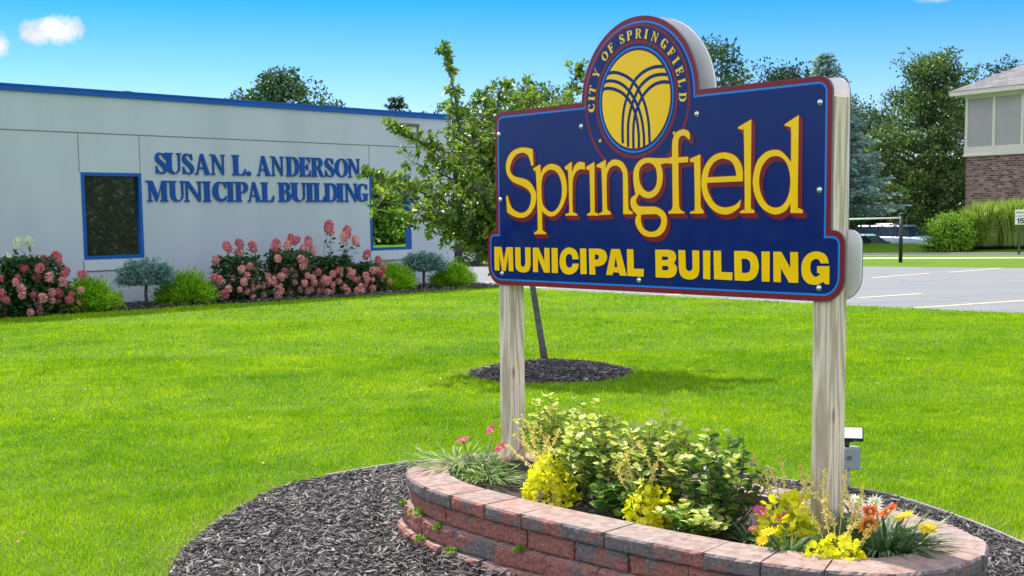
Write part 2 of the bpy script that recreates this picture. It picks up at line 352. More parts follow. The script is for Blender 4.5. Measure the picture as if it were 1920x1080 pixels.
M['bush'] = leafmat('bright_bush_leaf', [(.05, .13, .008), (.10, .23, .012), (.18, .33, .018), (.28, .40, .03)], .5, .35, .8)
M['reed'] = leafmat('tall_grass_blade', [(.10, .20, .025), (.19, .31, .045), (.33, .42, .10), (.5, .5, .22)], .6, .35, .8)
M['gold_leaf'] = leafmat('variegated_leaf', [(.08, .20, .03), (.14, .30, .05), (.28, .42, .09), (.55, .62, .20), (.80, .78, .42)], .5, .3, 5, 1.2)
M['cream_leaf'] = leafmat('pale_new_growth', [(.22, .36, .05), (.42, .52, .09), (.66, .68, .16), (.84, .80, .32)], .5, .35, 5, 1.1)
M['mid_leaf'] = leafmat('green_shrub_leaf', [(.05, .13, .025), (.09, .20, .035), (.16, .29, .05), (.34, .42, .10)], .5, .3, 4, 1.2)
M['lime'] = leafmat('lime_yellow_leaf', [(.42, .50, .008), (.72, .70, .010), (.88, .80, .015), (.95, .90, .08)], .5, .35, 5, 1.1)
M['spike'] = leafmat('straw_flower_spike', [(.66, .50, .10), (.82, .66, .18), (.90, .78, .34)], .6, .3, 8, 1.0)
M['gaz'] = leafmat('gazania_leaf', [(.04, .095, .035), (.075, .15, .055), (.13, .22, .08), (.24, .30, .14)], .5, .25, 5)
M['thin_grass'] = leafmat('fine_green_blade', [(.05, .13, .02), (.10, .22, .03), (.20, .31, .05), (.36, .38, .12)], .5, .35, 5)
M['stem'] = mat('green_stem', (.14, .20, .05), .6)
M['wood_stem'] = mat('brown_stem', (.14, .09, .055), .7)
M['silver'] = leafmat('silver_leaf', [(.45, .48, .46), (.6, .62, .6), (.75, .76, .74)], .7, .2, 8, 1.0)
def pet(n, c): return leafmat(n, [tuple(x * .75 for x in c), c, tuple(min(1, x * 1.15) for x in c)], .5, .3, 20, 1.0)
M['p_pink'] = pet('pink_petal', (.72, .13, .30)); M['p_orange'] = pet('orange_petal', (.85, .27, .01)); M['p_deep'] = pet('deep_orange_petal', (.78, .15, .01))
M['p_yellow'] = pet('yellow_petal', (.88, .66, .01)); M['p_white'] = pet('white_petal', (.85, .85, .80)); M['p_eye'] = mat('flower_eye', (.55, .30, .02), .8)
M['p_eyed'] = mat('dark_flower_eye', (.16, .03, .015), .8)
# vehicles etc
def paint(n, c): return mat(n, c, .35, .03, 1, coat=.5)
M['car_blue'] = paint('slate_blue_paint', (.20, .28, .42)); M['car_teal'] = paint('pale_teal_paint', (.32, .58, .64)); M['car_red'] = paint('dark_red_paint', (.48, .03, .04)); M['car_dark'] = paint('dark_grey_paint', (.02, .022, .026))
M['tyre'] = mat('tyre_rubber', (.02, .02, .02), .8); M['alloy'] = mat('alloy_rim', (.5, .5, .5), .3, .05, metal=.8)
M['headl'] = mat('headlamp_lens', (.75, .78, .8), .1, .03, coat=1); M['taill'] = mat('tail_lamp_lens', (.5, .01, .02), .15, .03, coat=1)
M['black'] = mat('black_paint', (.015, .015, .018), .45); M['white'] = mat('white_paint', (.80, .80, .78), .5, .04); M['grey_box'] = mat('grey_plastic', (.30, .33, .37), .5, .06, 6)
M['lens'] = mat('floodlight_glass', (.80, .82, .84), .12, .03, coat=1)
def brick():
    mt, t, b = newmat('red_brown_brick'); v = coords(t, 'Object')
    s = nn(t, 'ShaderNodeSeparateXYZ', {0: v}); cb = nn(t, 'ShaderNodeCombineXYZ', {0: s.outputs[0], 1: s.outputs[2], 2: 0.0})
    br = nn(t, 'ShaderNodeTexBrick', {'Vector': cb.outputs[0], 'Color1': (.11, .04, .04, 1), 'Color2': (.42, .24, .20, 1), 'Mortar': (.34, .30, .28, 1), 'Scale': 1.0, 'Mortar Size': .008, 'Brick Width': .21, 'Row Height': .075})
    br.inputs['Bias'].default_value = -.15
    f = ramp(t, noise(t, v, 6, 4), [(.3, (.75, .72, .75)), (.7, (1.1, 1.05, 1.05))])
    mx = nn(t, 'ShaderNodeMix', {6: br.outputs[0], 7: f}, data_type='RGBA', blend_type='MULTIPLY'); mx.inputs[0].default_value = 1
    t.links.new(mx.outputs[2], b.inputs['Base Color']); b.inputs['Roughness'].default_value = .9; return mt
M['brick'] = brick(); M['siding'] = mat('grey_panel', (.36, .34, .34), .7, .05, 2); M['trim'] = mat('cream_trim', (.66, .60, .53), .6, .04, 3)
def shingle():
    mt, t, b = newmat('grey_shingle'); v = coords(t, 'Object'); s = nn(t, 'ShaderNodeSeparateXYZ', {0: v}); cb = nn(t, 'ShaderNodeCombineXYZ', {0: s.outputs[0], 1: s.outputs[2], 2: 0.0})
    br = nn(t, 'ShaderNodeTexBrick', {'Vector': cb.outputs[0], 'Color1': (.12, .11, .115, 1), 'Color2': (.20, .185, .19, 1), 'Mortar': (.08, .075, .08, 1), 'Scale': 1.0, 'Mortar Size': .008, 'Brick Width': .3, 'Row Height': .09})
    t.links.new(br.outputs[0], b.inputs['Base Color']); b.inputs['Roughness'].default_value = .9; return mt
M['shingle'] = shingle()
# ------------------------------------------------------------------ leaf / blade scatter
T_LEAF = (np.array([(0, 0, 0), (.42, -.5, .06), (1, 0, -.04), (.42, .5, .06), (.5, 0, -.07)]), np.array([(0, 1, 4), (1, 2, 4), (0, 4, 3), (4, 2, 3)]))
T_ROUND = (np.array([(0, 0, 0), (.22, -.42, .05), (.68, -.46, .05), (1, 0, -.06), (.68, .46, .05), (.22, .42, .05), (.5, 0, -.06)]),
           np.array([(0, 1, 6), (1, 2, 6), (2, 3, 6), (0, 6, 5), (6, 4, 5), (6, 3, 4)]))
T_BLADE = (np.array([(0, -.5, 0), (0, .5, 0), (.55, -.4, .06), (.55, .4, .06), (1, 0, -.04)]), np.array([(0, 1, 3), (0, 3, 2), (2, 3, 4)]))
T_SLIM = (np.array([(0, -.5, 0), (0, .5, 0), (1, 0, 0)]), np.array([(0, 1, 2)]))
T_DIAM = (np.array([(0, 0, 0), (.5, -.5, 0), (1, 0, 0), (.5, .5, 0)]), np.array([(0, 1, 2), (0, 2, 3)]))
def unit(a): return a / np.maximum(np.linalg.norm(a, axis=-1, keepdims=True), 1e-9)
def rdir(n, r=None): return unit((r or rng).normal(size=(n, 3)))
def scatter(P, A, Nn, L, Wd, T):
    """copies of the template at P, pointing along A with face normal near Nn"""
    A = unit(A); S = unit(np.cross(Nn, A)); U = np.cross(A, S); n = len(P)
    L = np.broadcast_to(np.asarray(L, float), (n,)); Wd = np.broadcast_to(np.asarray(Wd, float), (n,))
    t, f = T
    V = P[:, None] + A[:, None] * (t[None, :, :1] * L[:, None, None]) + S[:, None] * (t[None, :, 1:2] * Wd[:, None, None]) + U[:, None] * (t[None, :, 2:3] * L[:, None, None])
    F = f[None] + (np.arange(n) * len(t))[:, None, None]
    return V.reshape(-1, 3), F.reshape(-1, 3)
def join(parts):
    V = []; F = []; o = 0
    for v, f in parts: V.append(v); F.append(f + o); o += len(v)
    return np.concatenate(V), np.concatenate(F)
def ball(n, c, r, shell=.55, zs=1.0, r_=None):
    r_ = r_ or rng; d = rdir(n, r_); k = shell + (1 - shell) * r_.random(n) ** .7
    return np.asarray(c) + d * np.array([1, 1, zs]) * (np.asarray(r) * k)[:, None] if np.ndim(r) else np.asarray(c) + d * np.array([1, 1, zs]) * r * k[:, None], d
def leaves_on(centers, radii, per, L, Wd, T, zs=.8, up=.5, out=.6, jit=.35, shell=.35):
    """leaf clumps: per leaves round each centre"""
    parts = []
    for c, r in zip(centers, radii):
        p, d = ball(per, c, r, shell, zs)
        ax = unit(d * out + rng.normal(size=(per, 3)) * .6 + np.array([0, 0, -.15])); nm = unit(rng.normal(size=(per, 3)) * .6 + np.array([0, 0, up]) + d * .5)
        l = L * (1 + jit * (rng.random(per) * 2 - 1)); parts.append(scatter(p, ax, nm, l, l * Wd, T))
    return join(parts)
def polyline_pts(a, b, bend=.12, n=5):
    a = np.array(a, float); b = np.array(b, float); L = np.linalg.norm(b - a); off = rng.normal(size=3) * L * bend; off[2] = abs(off[2]) * .6
    return [tuple(a + (b - a) * t + off * sin(pi * t)) for t in np.linspace(0, 1, n)]

def leafy_tree(name, base, H, trunk_h, rad, trunk_r, mleaf, label, group=None, cat='tree', clumps=60, per=120, leaf=.16, cr=.9, seed=1, gap=.35, profile=None, lean=0, zs=.75, T=T_LEAF, low=None, bark='bark'):
    global rng
    keep = rng; rng = np.random.default_rng(seed)
    root = empty(name, base, 0, label, cat, group); z0 = low if low is not None else trunk_h * .8
    mb = MB(); top = (lean, 0, H * .86)
    tp = polyline_pts((0, 0, -.1), top, .03, 7); mb.tube(tp, [trunk_r * (1.25 if i == 0 else 1 - .82 * i / 6) for i in range(7)], 8)
    C = []; Rr = []; k = 0; ph = rng.random(6) * 6
    while len(C) < clumps and k < clumps * 30:
        k += 1; t = rng.random(); z = z0 + (H - z0) * t; a = rng.random() * 2 * pi
        pr = profile(t) if profile else (sin(pi * min(1, (t * .85 + .12))) ** .6)
        lobe = 1 + .22 * sin(2 * a + ph[0] + 3 * t) + .16 * sin(3 * a + ph[1] - 5 * t) + .12 * sin(7 * t + ph[2])
        q = rad * pr * lobe * (rng.random() ** .42)
        c = np.array([cos(a) * q, sin(a) * q, z - cr * .4])
        if any(np.linalg.norm(c - o) < cr * gap for o in C): continue
        C.append(c); Rr.append(cr * (.55 + .75 * rng.random()))
    for c in C:
        t = max(.05, min(.93, (c[2] - np.linalg.norm(c[:2]) * .55) / H / .86)); i = min(5, int(t * 6)); f = t * 6 - i
        s = np.array(tp[i]) * (1 - f) + np.array(tp[i + 1]) * f; r = trunk_r * (.5 - .36 * t)
        mb.tube(polyline_pts(s, c, .08, 5), [r, r * .75, r * .55, r * .35, r * .12], 5, False)
        for _ in range(2): mb.tube(polyline_pts(s + (c - s) * .6, c + rng.uniform(-1, 1, 3) * cr * .5, .08, 3), [r * .35, r * .2, r * .07], 4, False)
    obj('trunk', mb.mesh('trunk', True), M[bark], root)
    V, F = leaves_on(C, Rr, per, leaf, .55, T, zs, .6, .5)
    obj('crown', npmesh('crown', V, F), M[mleaf], root)
    rng = keep; return root
def spruce_tree(name, base, H, rad, mleaf, label, group=None, seed=2, levels=26, leaf=.30, trunk_r=.14, droop=.25, start=.06, per=10):
    global rng
    keep = rng; rng = np.random.default_rng(seed)
    root = empty(name, base, 0, label, 'tree', group); mb = MB(); mb.tube([(0, 0, -.1), (0, 0, H * .5), (0, 0, H * .98)], [trunk_r, trunk_r * .55, .01], 7)
    parts = []
    for i in range(levels):
        t = start + (1 - start) * (i / levels) ** .9; z = H * t; L = rad * (1 - t) ** .78 * (.88 + .24 * rng.random()) + .05
        nb = max(5, int(13 * (1 - t) + 5)); a0 = rng.random() * 6
        for j in range(nb):
            a = a0 + 2 * pi * j / nb + rng.normal() * .12; l = L * (.75 + .4 * rng.random()); d = np.array([cos(a), sin(a), 0])
            ns = max(3, int(l / (leaf * .42))); u = np.linspace(.18, 1, ns)
            P = np.array([0, 0, z]) + d * (l * u)[:, None] + np.array([0, 0, 1]) * ((-droop * l * u) + .22 * droop * l * u ** 3 * 3)[:, None]
            if t < .9: mb.tube([tuple(P[0] * .2 + np.array([0, 0, z]) * .8), tuple(P[-1])], [trunk_r * .16, .01], 4, False)
            sd_ = np.cross(d, [0, 0, 1])
            for s in (-1, 1, 0, .5, -.5):
                pp = P + rng.normal(size=P.shape) * leaf * .12; ax = d * .8 + sd_ * s * (.9) + np.array([0, 0, -.12]) + rng.normal(size=P.shape) * .22
                parts.append(scatter(pp, ax, np.array([0, 0, 1]) + rng.normal(size=P.shape) * .45, leaf * (1.15 - .45 * u) * (.7 + .5 * rng.random(ns)), leaf * .26, T_DIAM))
                parts.append(scatter(pp, ax + np.array([0, 0, .5]), sd_ + rng.normal(size=P.shape) * .4, leaf * .6 * (1.15 - .45 * u), leaf * .2, T_DIAM))
    obj('trunk', mb.mesh('trunk', True), M['bark'], root)
    V, F = join(parts); obj('crown', npmesh('crown', V, F), M[mleaf], root)
    rng = keep; return root

# ------------------------------------------------------------------ ground
def hz(x, y):
    """height of the terrain: flat lawn and car park, a low bank beyond the road, falling away behind it"""
    def ss(a, b, v):
        t = np.clip((v - a) / (b - a), 0, 1); return t * t * (3 - 2 * t)
    far = y + .28 * (x - 17)          # distance across the road
    up = .34 * ss(45.3, 48.8, far) * ss(6, 10, x)
    dn = -1.05 * ss(49.4, 52.4, far) * (1 - ss(21.5, 23.5, x + (y - 50) * -.35)) * ss(6, 10, x)
    return up + dn
xs = np.concatenate([np.linspace(-900, -40, 12), np.linspace(-30, 5, 8), np.linspace(6, 34, 57), np.linspace(40, 900, 12)])
ys = np.concatenate([np.linspace(-300, 0, 6), np.linspace(6, 38, 6), np.linspace(40, 70, 61), np.linspace(76, 1500, 14)])
X, Y = np.meshgrid(xs, ys); V = np.stack([X, Y, hz(X, Y) - .002], -1).reshape(-1, 3); nx = len(xs)
F = np.array([(j * nx + i, j * nx + i + 1, (j + 1) * nx + i + 1, (j + 1) * nx + i) for j in range(len(ys) - 1) for i in range(nx - 1)])
tag(obj('ground', npmesh('ground', V, F, True), M['lawn']), kind='structure')
# car park: sheet over the ground; its near edge is the far edge of the lawn
PARK = [(-3.6, 31.5), (-1.45, 27.95), (-.25, 27.5), (1.53, 25.46), (3.6, 23.1), (5.68, 20.78), (7.69, 18.74), (9.6, 16.9), (13, 13.5), (24, 24.8), (18.5, 31.2), (13.91, 34.1), (9.9, 36.4), (4.5, 39.6), (-1, 42.8), (-8, 46.9), (-20, 49)]
tag(obj('car_park', sheet(PARK, .004, 'car_park'), M['asphalt']), kind='structure')
LAWN = [(-30, -4), (13, -4), (16, 9), (13, 13.5), (9.6, 16.9), (7.69, 18.74), (5.68, 20.78), (3.6, 23.1), (1.53, 25.46), (-.25, 27.5), (-.79, 27.08), (-1.77, 26.13), (-2.77, 25.09), (-3.72, 24.28), (-5.3, 23.08), (-6.97, 21.53), (-8.34, 20.37), (-12, 17), (-30, 0)]
tag(obj('lawn', sheet(LAWN, .016, 'lawn'), M['lawn']), kind='structure')
# road along the bank with pale kerb, path and stripes
def band(a, b, w, z, name, m, kind='structure'):
    a = np.array(a); b = np.array(b); d = (b - a) / np.linalg.norm(b - a); n = np.array([-d[1], d[0]]) * w / 2
    return tag(obj(name, sheet([tuple(a - n), tuple(b - n), tuple(b + n), tuple(a + n)], z, name), M[m]), kind=kind)
band((3.0, 45.4), (22.5, 40.0), 1.25, .006, 'path', 'concrete')
band((3.0, 48.35), (25, 42.2), .75, .006, 'road', 'asphalt')
def kerb(a, b, name='kerb'):
    a = np.array(a); b = np.array(b); d = (b - a) / np.linalg.norm(b - a); n = np.array([-d[1], d[0]]) * .09
    q = [tuple(a - n), tuple(b - n), tuple(b + n), tuple(a + n)]; mb = MB()
    mb.add([(x, y, z) for z in (-.05, .075) for x, y in q], [(0, 3, 2, 1), (4, 5, 6, 7), (0, 1, 5, 4), (1, 2, 6, 5), (2, 3, 7, 6), (3, 0, 4, 7)])
    tag(obj(name, mb.mesh(name), M['concrete']), kind='structure')
kerb((3.0, 49.0), (25, 42.85))
mbs = []
for a, b in (((11.23, 32.13), (13.36, 34.19)), ((6.34, 22.86), (7.83, 23.84)), ((6.33, 20.15), (9.4, 21.95)), ((.3, 27.2), (2.6, 28.9)), ((3.0, 24.3), (5.2, 25.75)), ((-.9, 29.8), (.9, 31.3)),
             ((-.4, 37.2), (1.2, 38.6)), ((8.6, 29.9), (10.6, 31.7)), ((9.9, 19.1), (12.1, 20.6)), ((3.9, 35.9), (5.6, 37.4)), ((6.3, 34.0), (8.0, 35.5))):
    band(a, b, .11, .008, 'parking_stripe', 'stripe')
# bed of dark mulch under the building's shrubs
BED = [(-1.35, 27.35), (-.79, 27.08), (-1.77, 26.13), (-2.77, 25.09), (-3.72, 24.28), (-5.3, 23.08), (-6.97, 21.53), (-8.34, 20.37), (-12, 17), (-13.4, 14.4), (-9, 19.2)]
BED = [(.1, 28.0), (-.2, 27.5), (-.79, 27.08), (-1.77, 26.13), (-2.77, 25.09), (-3.72, 24.28), (-5.3, 23.08), (-6.97, 21.53), (-8.34, 20.37), (-12, 17), (-12.9, 16.0), (-15.0, 15.6), (-1.35, 29.95), (-.9, 29.4)]
tag(obj('shrub_bed', sheet(BED, .03, 'shrub_bed'), M['mulch_base']), kind='structure')

def in_poly(P, poly):
    x, y = P[:, 0], P[:, 1]; r = np.zeros(len(P), bool); n = len(poly)
    for i in range(n):
        x1, y1 = poly[i]; x2, y2 = poly[(i + 1) % n]
        c = ((y1 <= y) != (y2 <= y)); t = (y - y1) / (y2 - y1 + 1e-12); r ^= c & (x < x1 + t * (x2 - x1))
    return r
def edge_dist(P, poly):
    d = np.full(len(P), 1e9); n = len(poly)
    for i in range(n):
        a = np.array(poly[i]); b = np.array(poly[(i + 1) % n]); ab = b - a; t = np.clip(((P - a) @ ab) / (ab @ ab), 0, 1)
        d = np.minimum(d, np.linalg.norm(P - (a + t[:, None] * ab), axis=1))
    return d
def smooth_loop(pts, n=5):
    out = []; P = [np.array(p, float) for p in pts]; N_ = len(P)
    for i in range(N_):
        p0, p1, p2, p3 = P[i - 1], P[i], P[(i + 1) % N_], P[(i + 2) % N_]
        for k in range(n):
            t = k / n; out.append(tuple(.5 * ((2 * p1) + (p2 - p0) * t + (2 * p0 - 5 * p1 + 4 * p2 - p3) * t * t + (3 * p1 - p0 - 3 * p2 + p3) * t ** 3)))
    return out
MULCH = smooth_loop([(-.2, 7.78), (.4, 7.68), (1.0, 7.42), (1.5, 7.05), (1.96, 6.68), (2.16, 6.25), (2.29, 5.75), (2.36, 5.2), (2.4, 4.5), (2.2, 3.8), (1.6, 3.2), (.8, 3.1), (0, 3.5), (-.8, 4.1), (-1.35, 4.85), (-1.52, 5.5), (-1.53, 5.97), (-1.48, 6.4), (-1.38, 6.89), (-1.25, 7.16), (-1.0, 7.4), (-.67, 7.66)])
RING = [(.375 + .80 * cos(a) * (1 + .03 * sin(5 * a)), 12.25 + .80 * sin(a)) for a in np.linspace(0, 2 * pi, 40, endpoint=False)]
tag(obj('mulch_bed', sheet(MULCH, .024, 'mulch_bed'), M['mulch_base']), kind='structure')
def ring_mound():
    V = [(.375, 12.25, .10)]; Fq = []; n = 40
    for k, (s, h) in enumerate(((.35, .10), (.7, .07), (1.0, .012))):
        V += [(.375 + (x - .375) * s, 12.25 + (y - 12.25) * s, h) for x, y in RING]
    for i in range(n): Fq.append((0, 1 + i, 1 + (i + 1) % n))
    for k in range(2):
        for i in range(n): a = 1 + k * n; Fq.append((a + i, a + n + i, a + n + (i + 1) % n, a + (i + 1) % n))
    me = bpy.data.meshes.new('tree_mulch'); me.from_pydata(V, [], Fq); return me
tag(obj('tree_mulch_ring', ring_mound(), M['mulch_base']), kind='structure')

# sign frame (local x along the board, local y away from the viewer)
A_S = R(39.65); S0 = Vector((1.21316, 4.77, 0)); RZ_S = -(pi / 2 - A_S)
def s2w(u, y, z=0): return (S0.x + u * cos(RZ_S) - y * sin(RZ_S), S0.y + u * sin(RZ_S) + y * cos(RZ_S), z)
def w2s(P): d = P - np.array([S0.x, S0.y]); return np.stack([d[:, 0] * cos(RZ_S) + d[:, 1] * sin(RZ_S), -d[:, 0] * sin(RZ_S) + d[:, 1] * cos(RZ_S)], 1)
# planter outline: a rounded long loop in the sign frame
PC = (-.801, -.111); PA, PB, PE, PR = 1.411, .571, 2.81, R(4.95)
def planter_pt(th, off=0):
    c, s = cos(th), sin(th); x = PA * abs(c) ** (2 / PE) * (1 if c >= 0 else -1); y = PB * abs(s) ** (2 / PE) * (1 if s >= 0 else -1)
    nx_ = abs(x / PA) ** (PE - 1) / PA * np.sign(x); ny_ = abs(y / PB) ** (PE - 1) / PB * np.sign(y); L = math.hypot(nx_, ny_); x += off * nx_ / L; y += off * ny_ / L
    return (PC[0] + x * cos(PR) - y * sin(PR), PC[1] + x * sin(PR) + y * cos(PR))
def loop_at(off, n):
    P = [planter_pt(t, off) for t in np.linspace(0, 2 * pi, 721)]; L = np.concatenate([[0], np.cumsum([math.dist(P[i], P[i + 1]) for i in range(720)])]); P = np.array(P)
    s = np.linspace(0, L[-1], n + 1)[:-1]; return np.stack([np.interp(s, L, P[:, 0]), np.interp(s, L, P[:, 1])], 1), L[-1], (L, P)
PLANTER_W = [s2w(*planter_pt(t, .05))[:2] for t in np.linspace(0, 2 * pi, 60, endpoint=False)]

# grass blades: real geometry, finer near the viewer, wider far away
def grass_zone():
    out = []
    bands = [(4.6, 7, 7500), (7, 10, 5000), (10, 14, 2700), (14, 19, 1300), (19, 28, 560)]
    for y0, y1, dens in bands:
        x0, x1 = -y1 * .47 - .6, y1 * .47 + .6; n = int((x1 - x0) * (y1 - y0) * dens)
        P = np.stack([rng.uniform(x0, x1, n), rng.uniform(y0, y1, n)], 1); P = P[np.abs(P[:, 0]) < P[:, 1] * .46 + .6]
        P = P[in_poly(P, LAWN)]; P = P[~in_poly(P, MULCH)]; P = P[~in_poly(P, RING)]
        out.append(P)
    P = np.concatenate(out); d = P[:, 1]; n = len(P)
    dm = np.minimum(edge_dist(P, MULCH), edge_dist(P, RING) * 1.4) if True else None
    # patchiness: taller and lower tufts
    ph = np.sin(P[:, 0] * 5.1 + np.sin(P[:, 1] * 3.3) * 2) * np.sin(P[:, 1] * 4.3 + np.sin(P[:, 0] * 2.7) * 2)
    h = (.026 + .014 * rng.random(n) + .007 * ph) * (1 + (d - 5) * .012); wd = .0029 * np.maximum(d / 5.4, 1) ** .95 * (.7 + .6 * rng.random(n))
    a = rng.random(n) * 2 * pi; tilt = .25 + .75 * rng.random(n)
    ax = np.stack([np.cos(a) * tilt, np.sin(a) * tilt, np.ones(n)], 1); nm = np.stack([np.cos(a), np.sin(a), -tilt], 1) + rng.normal(size=(n, 3)) * .4
    V, F = scatter(np.concatenate([P, np.full((n, 1), .014)], 1), ax, nm, h, wd, T_BLADE)
    dry = rng.random(n) < (.02 + .55 * np.exp(-dm / .07)); mi = np.repeat(dry.astype(np.int32), 3)
    return npmesh('grass', V, F, False, mi)
tag(obj('grass', grass_zone(), [M['blade'], M['blade_dry']]), 'short bright green mown grass blades covering the lawn', 'grass', kind='stuff')

# mulch chips
def chips(poly, dens, zf, name, label, lmin=.018, lmax=.065, yr=None):
    P0 = np.array(poly); lo, hi = P0.min(0), P0.max(0); n = int((hi[0] - lo[0]) * (hi[1] - lo[1]) * dens)
    P = np.stack([rng.uniform(lo[0], hi[0], n), rng.uniform(lo[1], hi[1], n)], 1); P = P[in_poly(P, poly)]
    if yr: P = P[P[:, 1] > yr]; P = P[~in_poly(P, PLANTER_W)]
    n = len(P); a = rng.random(n) * 2 * pi; el = rng.normal(size=n) * .28
    A = np.stack([np.cos(a) * np.cos(el), np.sin(a) * np.cos(el), np.sin(el)], 1); Nn = np.stack([rng.normal(size=n) * .35, rng.normal(size=n) * .35, np.ones(n)], 1)
    L = lmin + (lmax - lmin) * rng.random(n) ** 2.2; w = L * (.12 + .22 * rng.random(n)); 
    t = np.array([(-.5, -.35, 0), (-.42, .4, 0), (.5, .12, 0), (.46, -.3, 0), (-.1, -.5, .0), (-.44, -.2, .1), (-.4, .3, .1), (.44, .06, .1), (.4, -.2, .09)])
    f = np.array([(5, 8, 6), (8, 7, 6), (0, 4, 5), (4, 8, 5), (4, 3, 8), (3, 2, 8), (2, 7, 8), (2, 1, 7), (1, 6, 7), (1, 0, 6), (0, 5, 6)])
    V, F = scatter(np.concatenate([P, zf(P)[:, None] + rng.random((n, 1)) * .022], 1), A, Nn, L, w, (t, f))
    tag(obj(name, npmesh(name, V, F), M['chip']), label, 'mulch', kind='stuff')
chips(MULCH, 5200, lambda P: .022 + .035 * np.exp(-edge_dist(P, PLANTER_W) / .12), 'mulch_chips', 'dark shredded bark mulch spread round the block planter', yr=4.2)
def rz_(P):
    q = np.hypot((P[:, 0] - .375) / .8, (P[:, 1] - 12.25) / .8); return .10 * np.clip(1 - q ** 2, 0, 1) + .012
chips(RING, 3600, rz_, 'bark_chips', 'dark bark mulch mound round the young tree trunk', .02, .07)
chips(BED[:9] + [(-10.3, 20.6), (-1.35, 29.9)], 200, lambda P: np.full(len(P), .035), 'bed_mulch', 'dark mulch along the foot of the office wall', .04, .10)
# garden edging strip between mulch and grass
def edging():
    pts = [p for p in MULCH]; keep = [p for p in pts if (p[1] > 7.3 and p[0] < 2.2) or (p[0] > 1.0 and p[1] > 5.0)]
    mb = MB(); n = len(pts)
    for i in range(n):
        a, b = pts[i], pts[(i + 1) % n]
        if a not in keep or b not in keep: continue
        cx, cy = .4, 5.6
        def o(p, k): d = math.hypot(p[0] - cx, p[1] - cy); return (p[0] + (p[0] - cx) / d * k, p[1] + (p[1] - cy) / d * k)
        q = [o(a, -.004), o(b, -.004), o(b, .008), o(a, .008)]
        mb.add([(x, y, z) for z in (0, .048) for x, y in q], [(0, 3, 2, 1), (4, 5, 6, 7), (0, 1, 5, 4), (1, 2, 6, 5), (2, 3, 7, 6), (3, 0, 4, 7)])
    return mb.mesh('edging')
tag(obj('garden_edging', edging(), M['edging']), 'thin grey edging strip between the mulch and the grass', 'edging')

# ------------------------------------------------------------------ planter
planter = empty('block_planter', s2w(*PC), RZ_S, 'long raised planter of stacked red and charcoal blocks under the sign', 'planter')
def toP(u, y): return (u - PC[0], y - PC[1])
def block_mesh(w_out, w_in, depth, h, seed, rough=.010):
    """split-faced block: local x along the wall, -y outwards; the face is broken and the arrises chipped"""
    r = np.random.default_rng(seed); nx, nz, ny = 16, 7, 2
    V = []; idx = {}
    ph = r.random(4) * 6
    def pt(i, j, k):
        key = (i, j, k)
        if key in idx: return idx[key]
        fx, fz, fy = i / nx - .5, k / nz, j / ny
        w = w_out * (1 - fy) + w_in * fy; x = fx * w; y = fy * depth; z = fz * h
        if j == 0:
            e = max(abs(fx) * 2, abs(fz - .5) * 2); nv = mnoise.noise(Vector((fx * w * 26 + seed * 7.3, fz * h * 26, seed * 1.7))); nv2 = mnoise.noise(Vector((fx * w * 75 + seed * 3.1, fz * h * 75, 5.0))); y += (.010 + .008 * max(0, nv2)) * e ** 6 + rough * (.42 * nv + .30 * nv2); x *= 1 - .014 * (abs(fz - .5) * 2) ** 3
            x += .001 * nv2
            if k == nz: z -= .0035 * max(0, nv2 + .2)
            if k == 0: z += .003 * max(0, nv + .2)
        idx[key] = len(V); V.append((x, y, z)); return idx[key]
    Fq = []
    for i in range(nx):
        for k in range(nz):
            Fq.append((pt(i, 0, k), pt(i + 1, 0, k), pt(i + 1, 0, k + 1), pt(i, 0, k + 1))); Fq.append((pt(i, ny, k + 1), pt(i + 1, ny, k + 1), pt(i + 1, ny, k), pt(i, ny, k)))
        for j in range(ny):
            Fq.append((pt(i, j, nz), pt(i + 1, j, nz), pt(i + 1, j + 1, nz), pt(i, j + 1, nz))); Fq.append((pt(i, j + 1, 0), pt(i + 1, j + 1, 0), pt(i + 1, j, 0), pt(i, j, 0)))
    for j in range(ny):
        for k in range(nz):
            Fq.append((pt(0, j + 1, k), pt(0, j, k), pt(0, j, k + 1), pt(0, j + 1, k + 1))); Fq.append((pt(nx, j, k), pt(nx, j + 1, k), pt(nx, j + 1, k + 1), pt(nx, j, k + 1)))
    me = bpy.data.meshes.new('block'); me.from_pydata(V, [], Fq); me.update(); return me
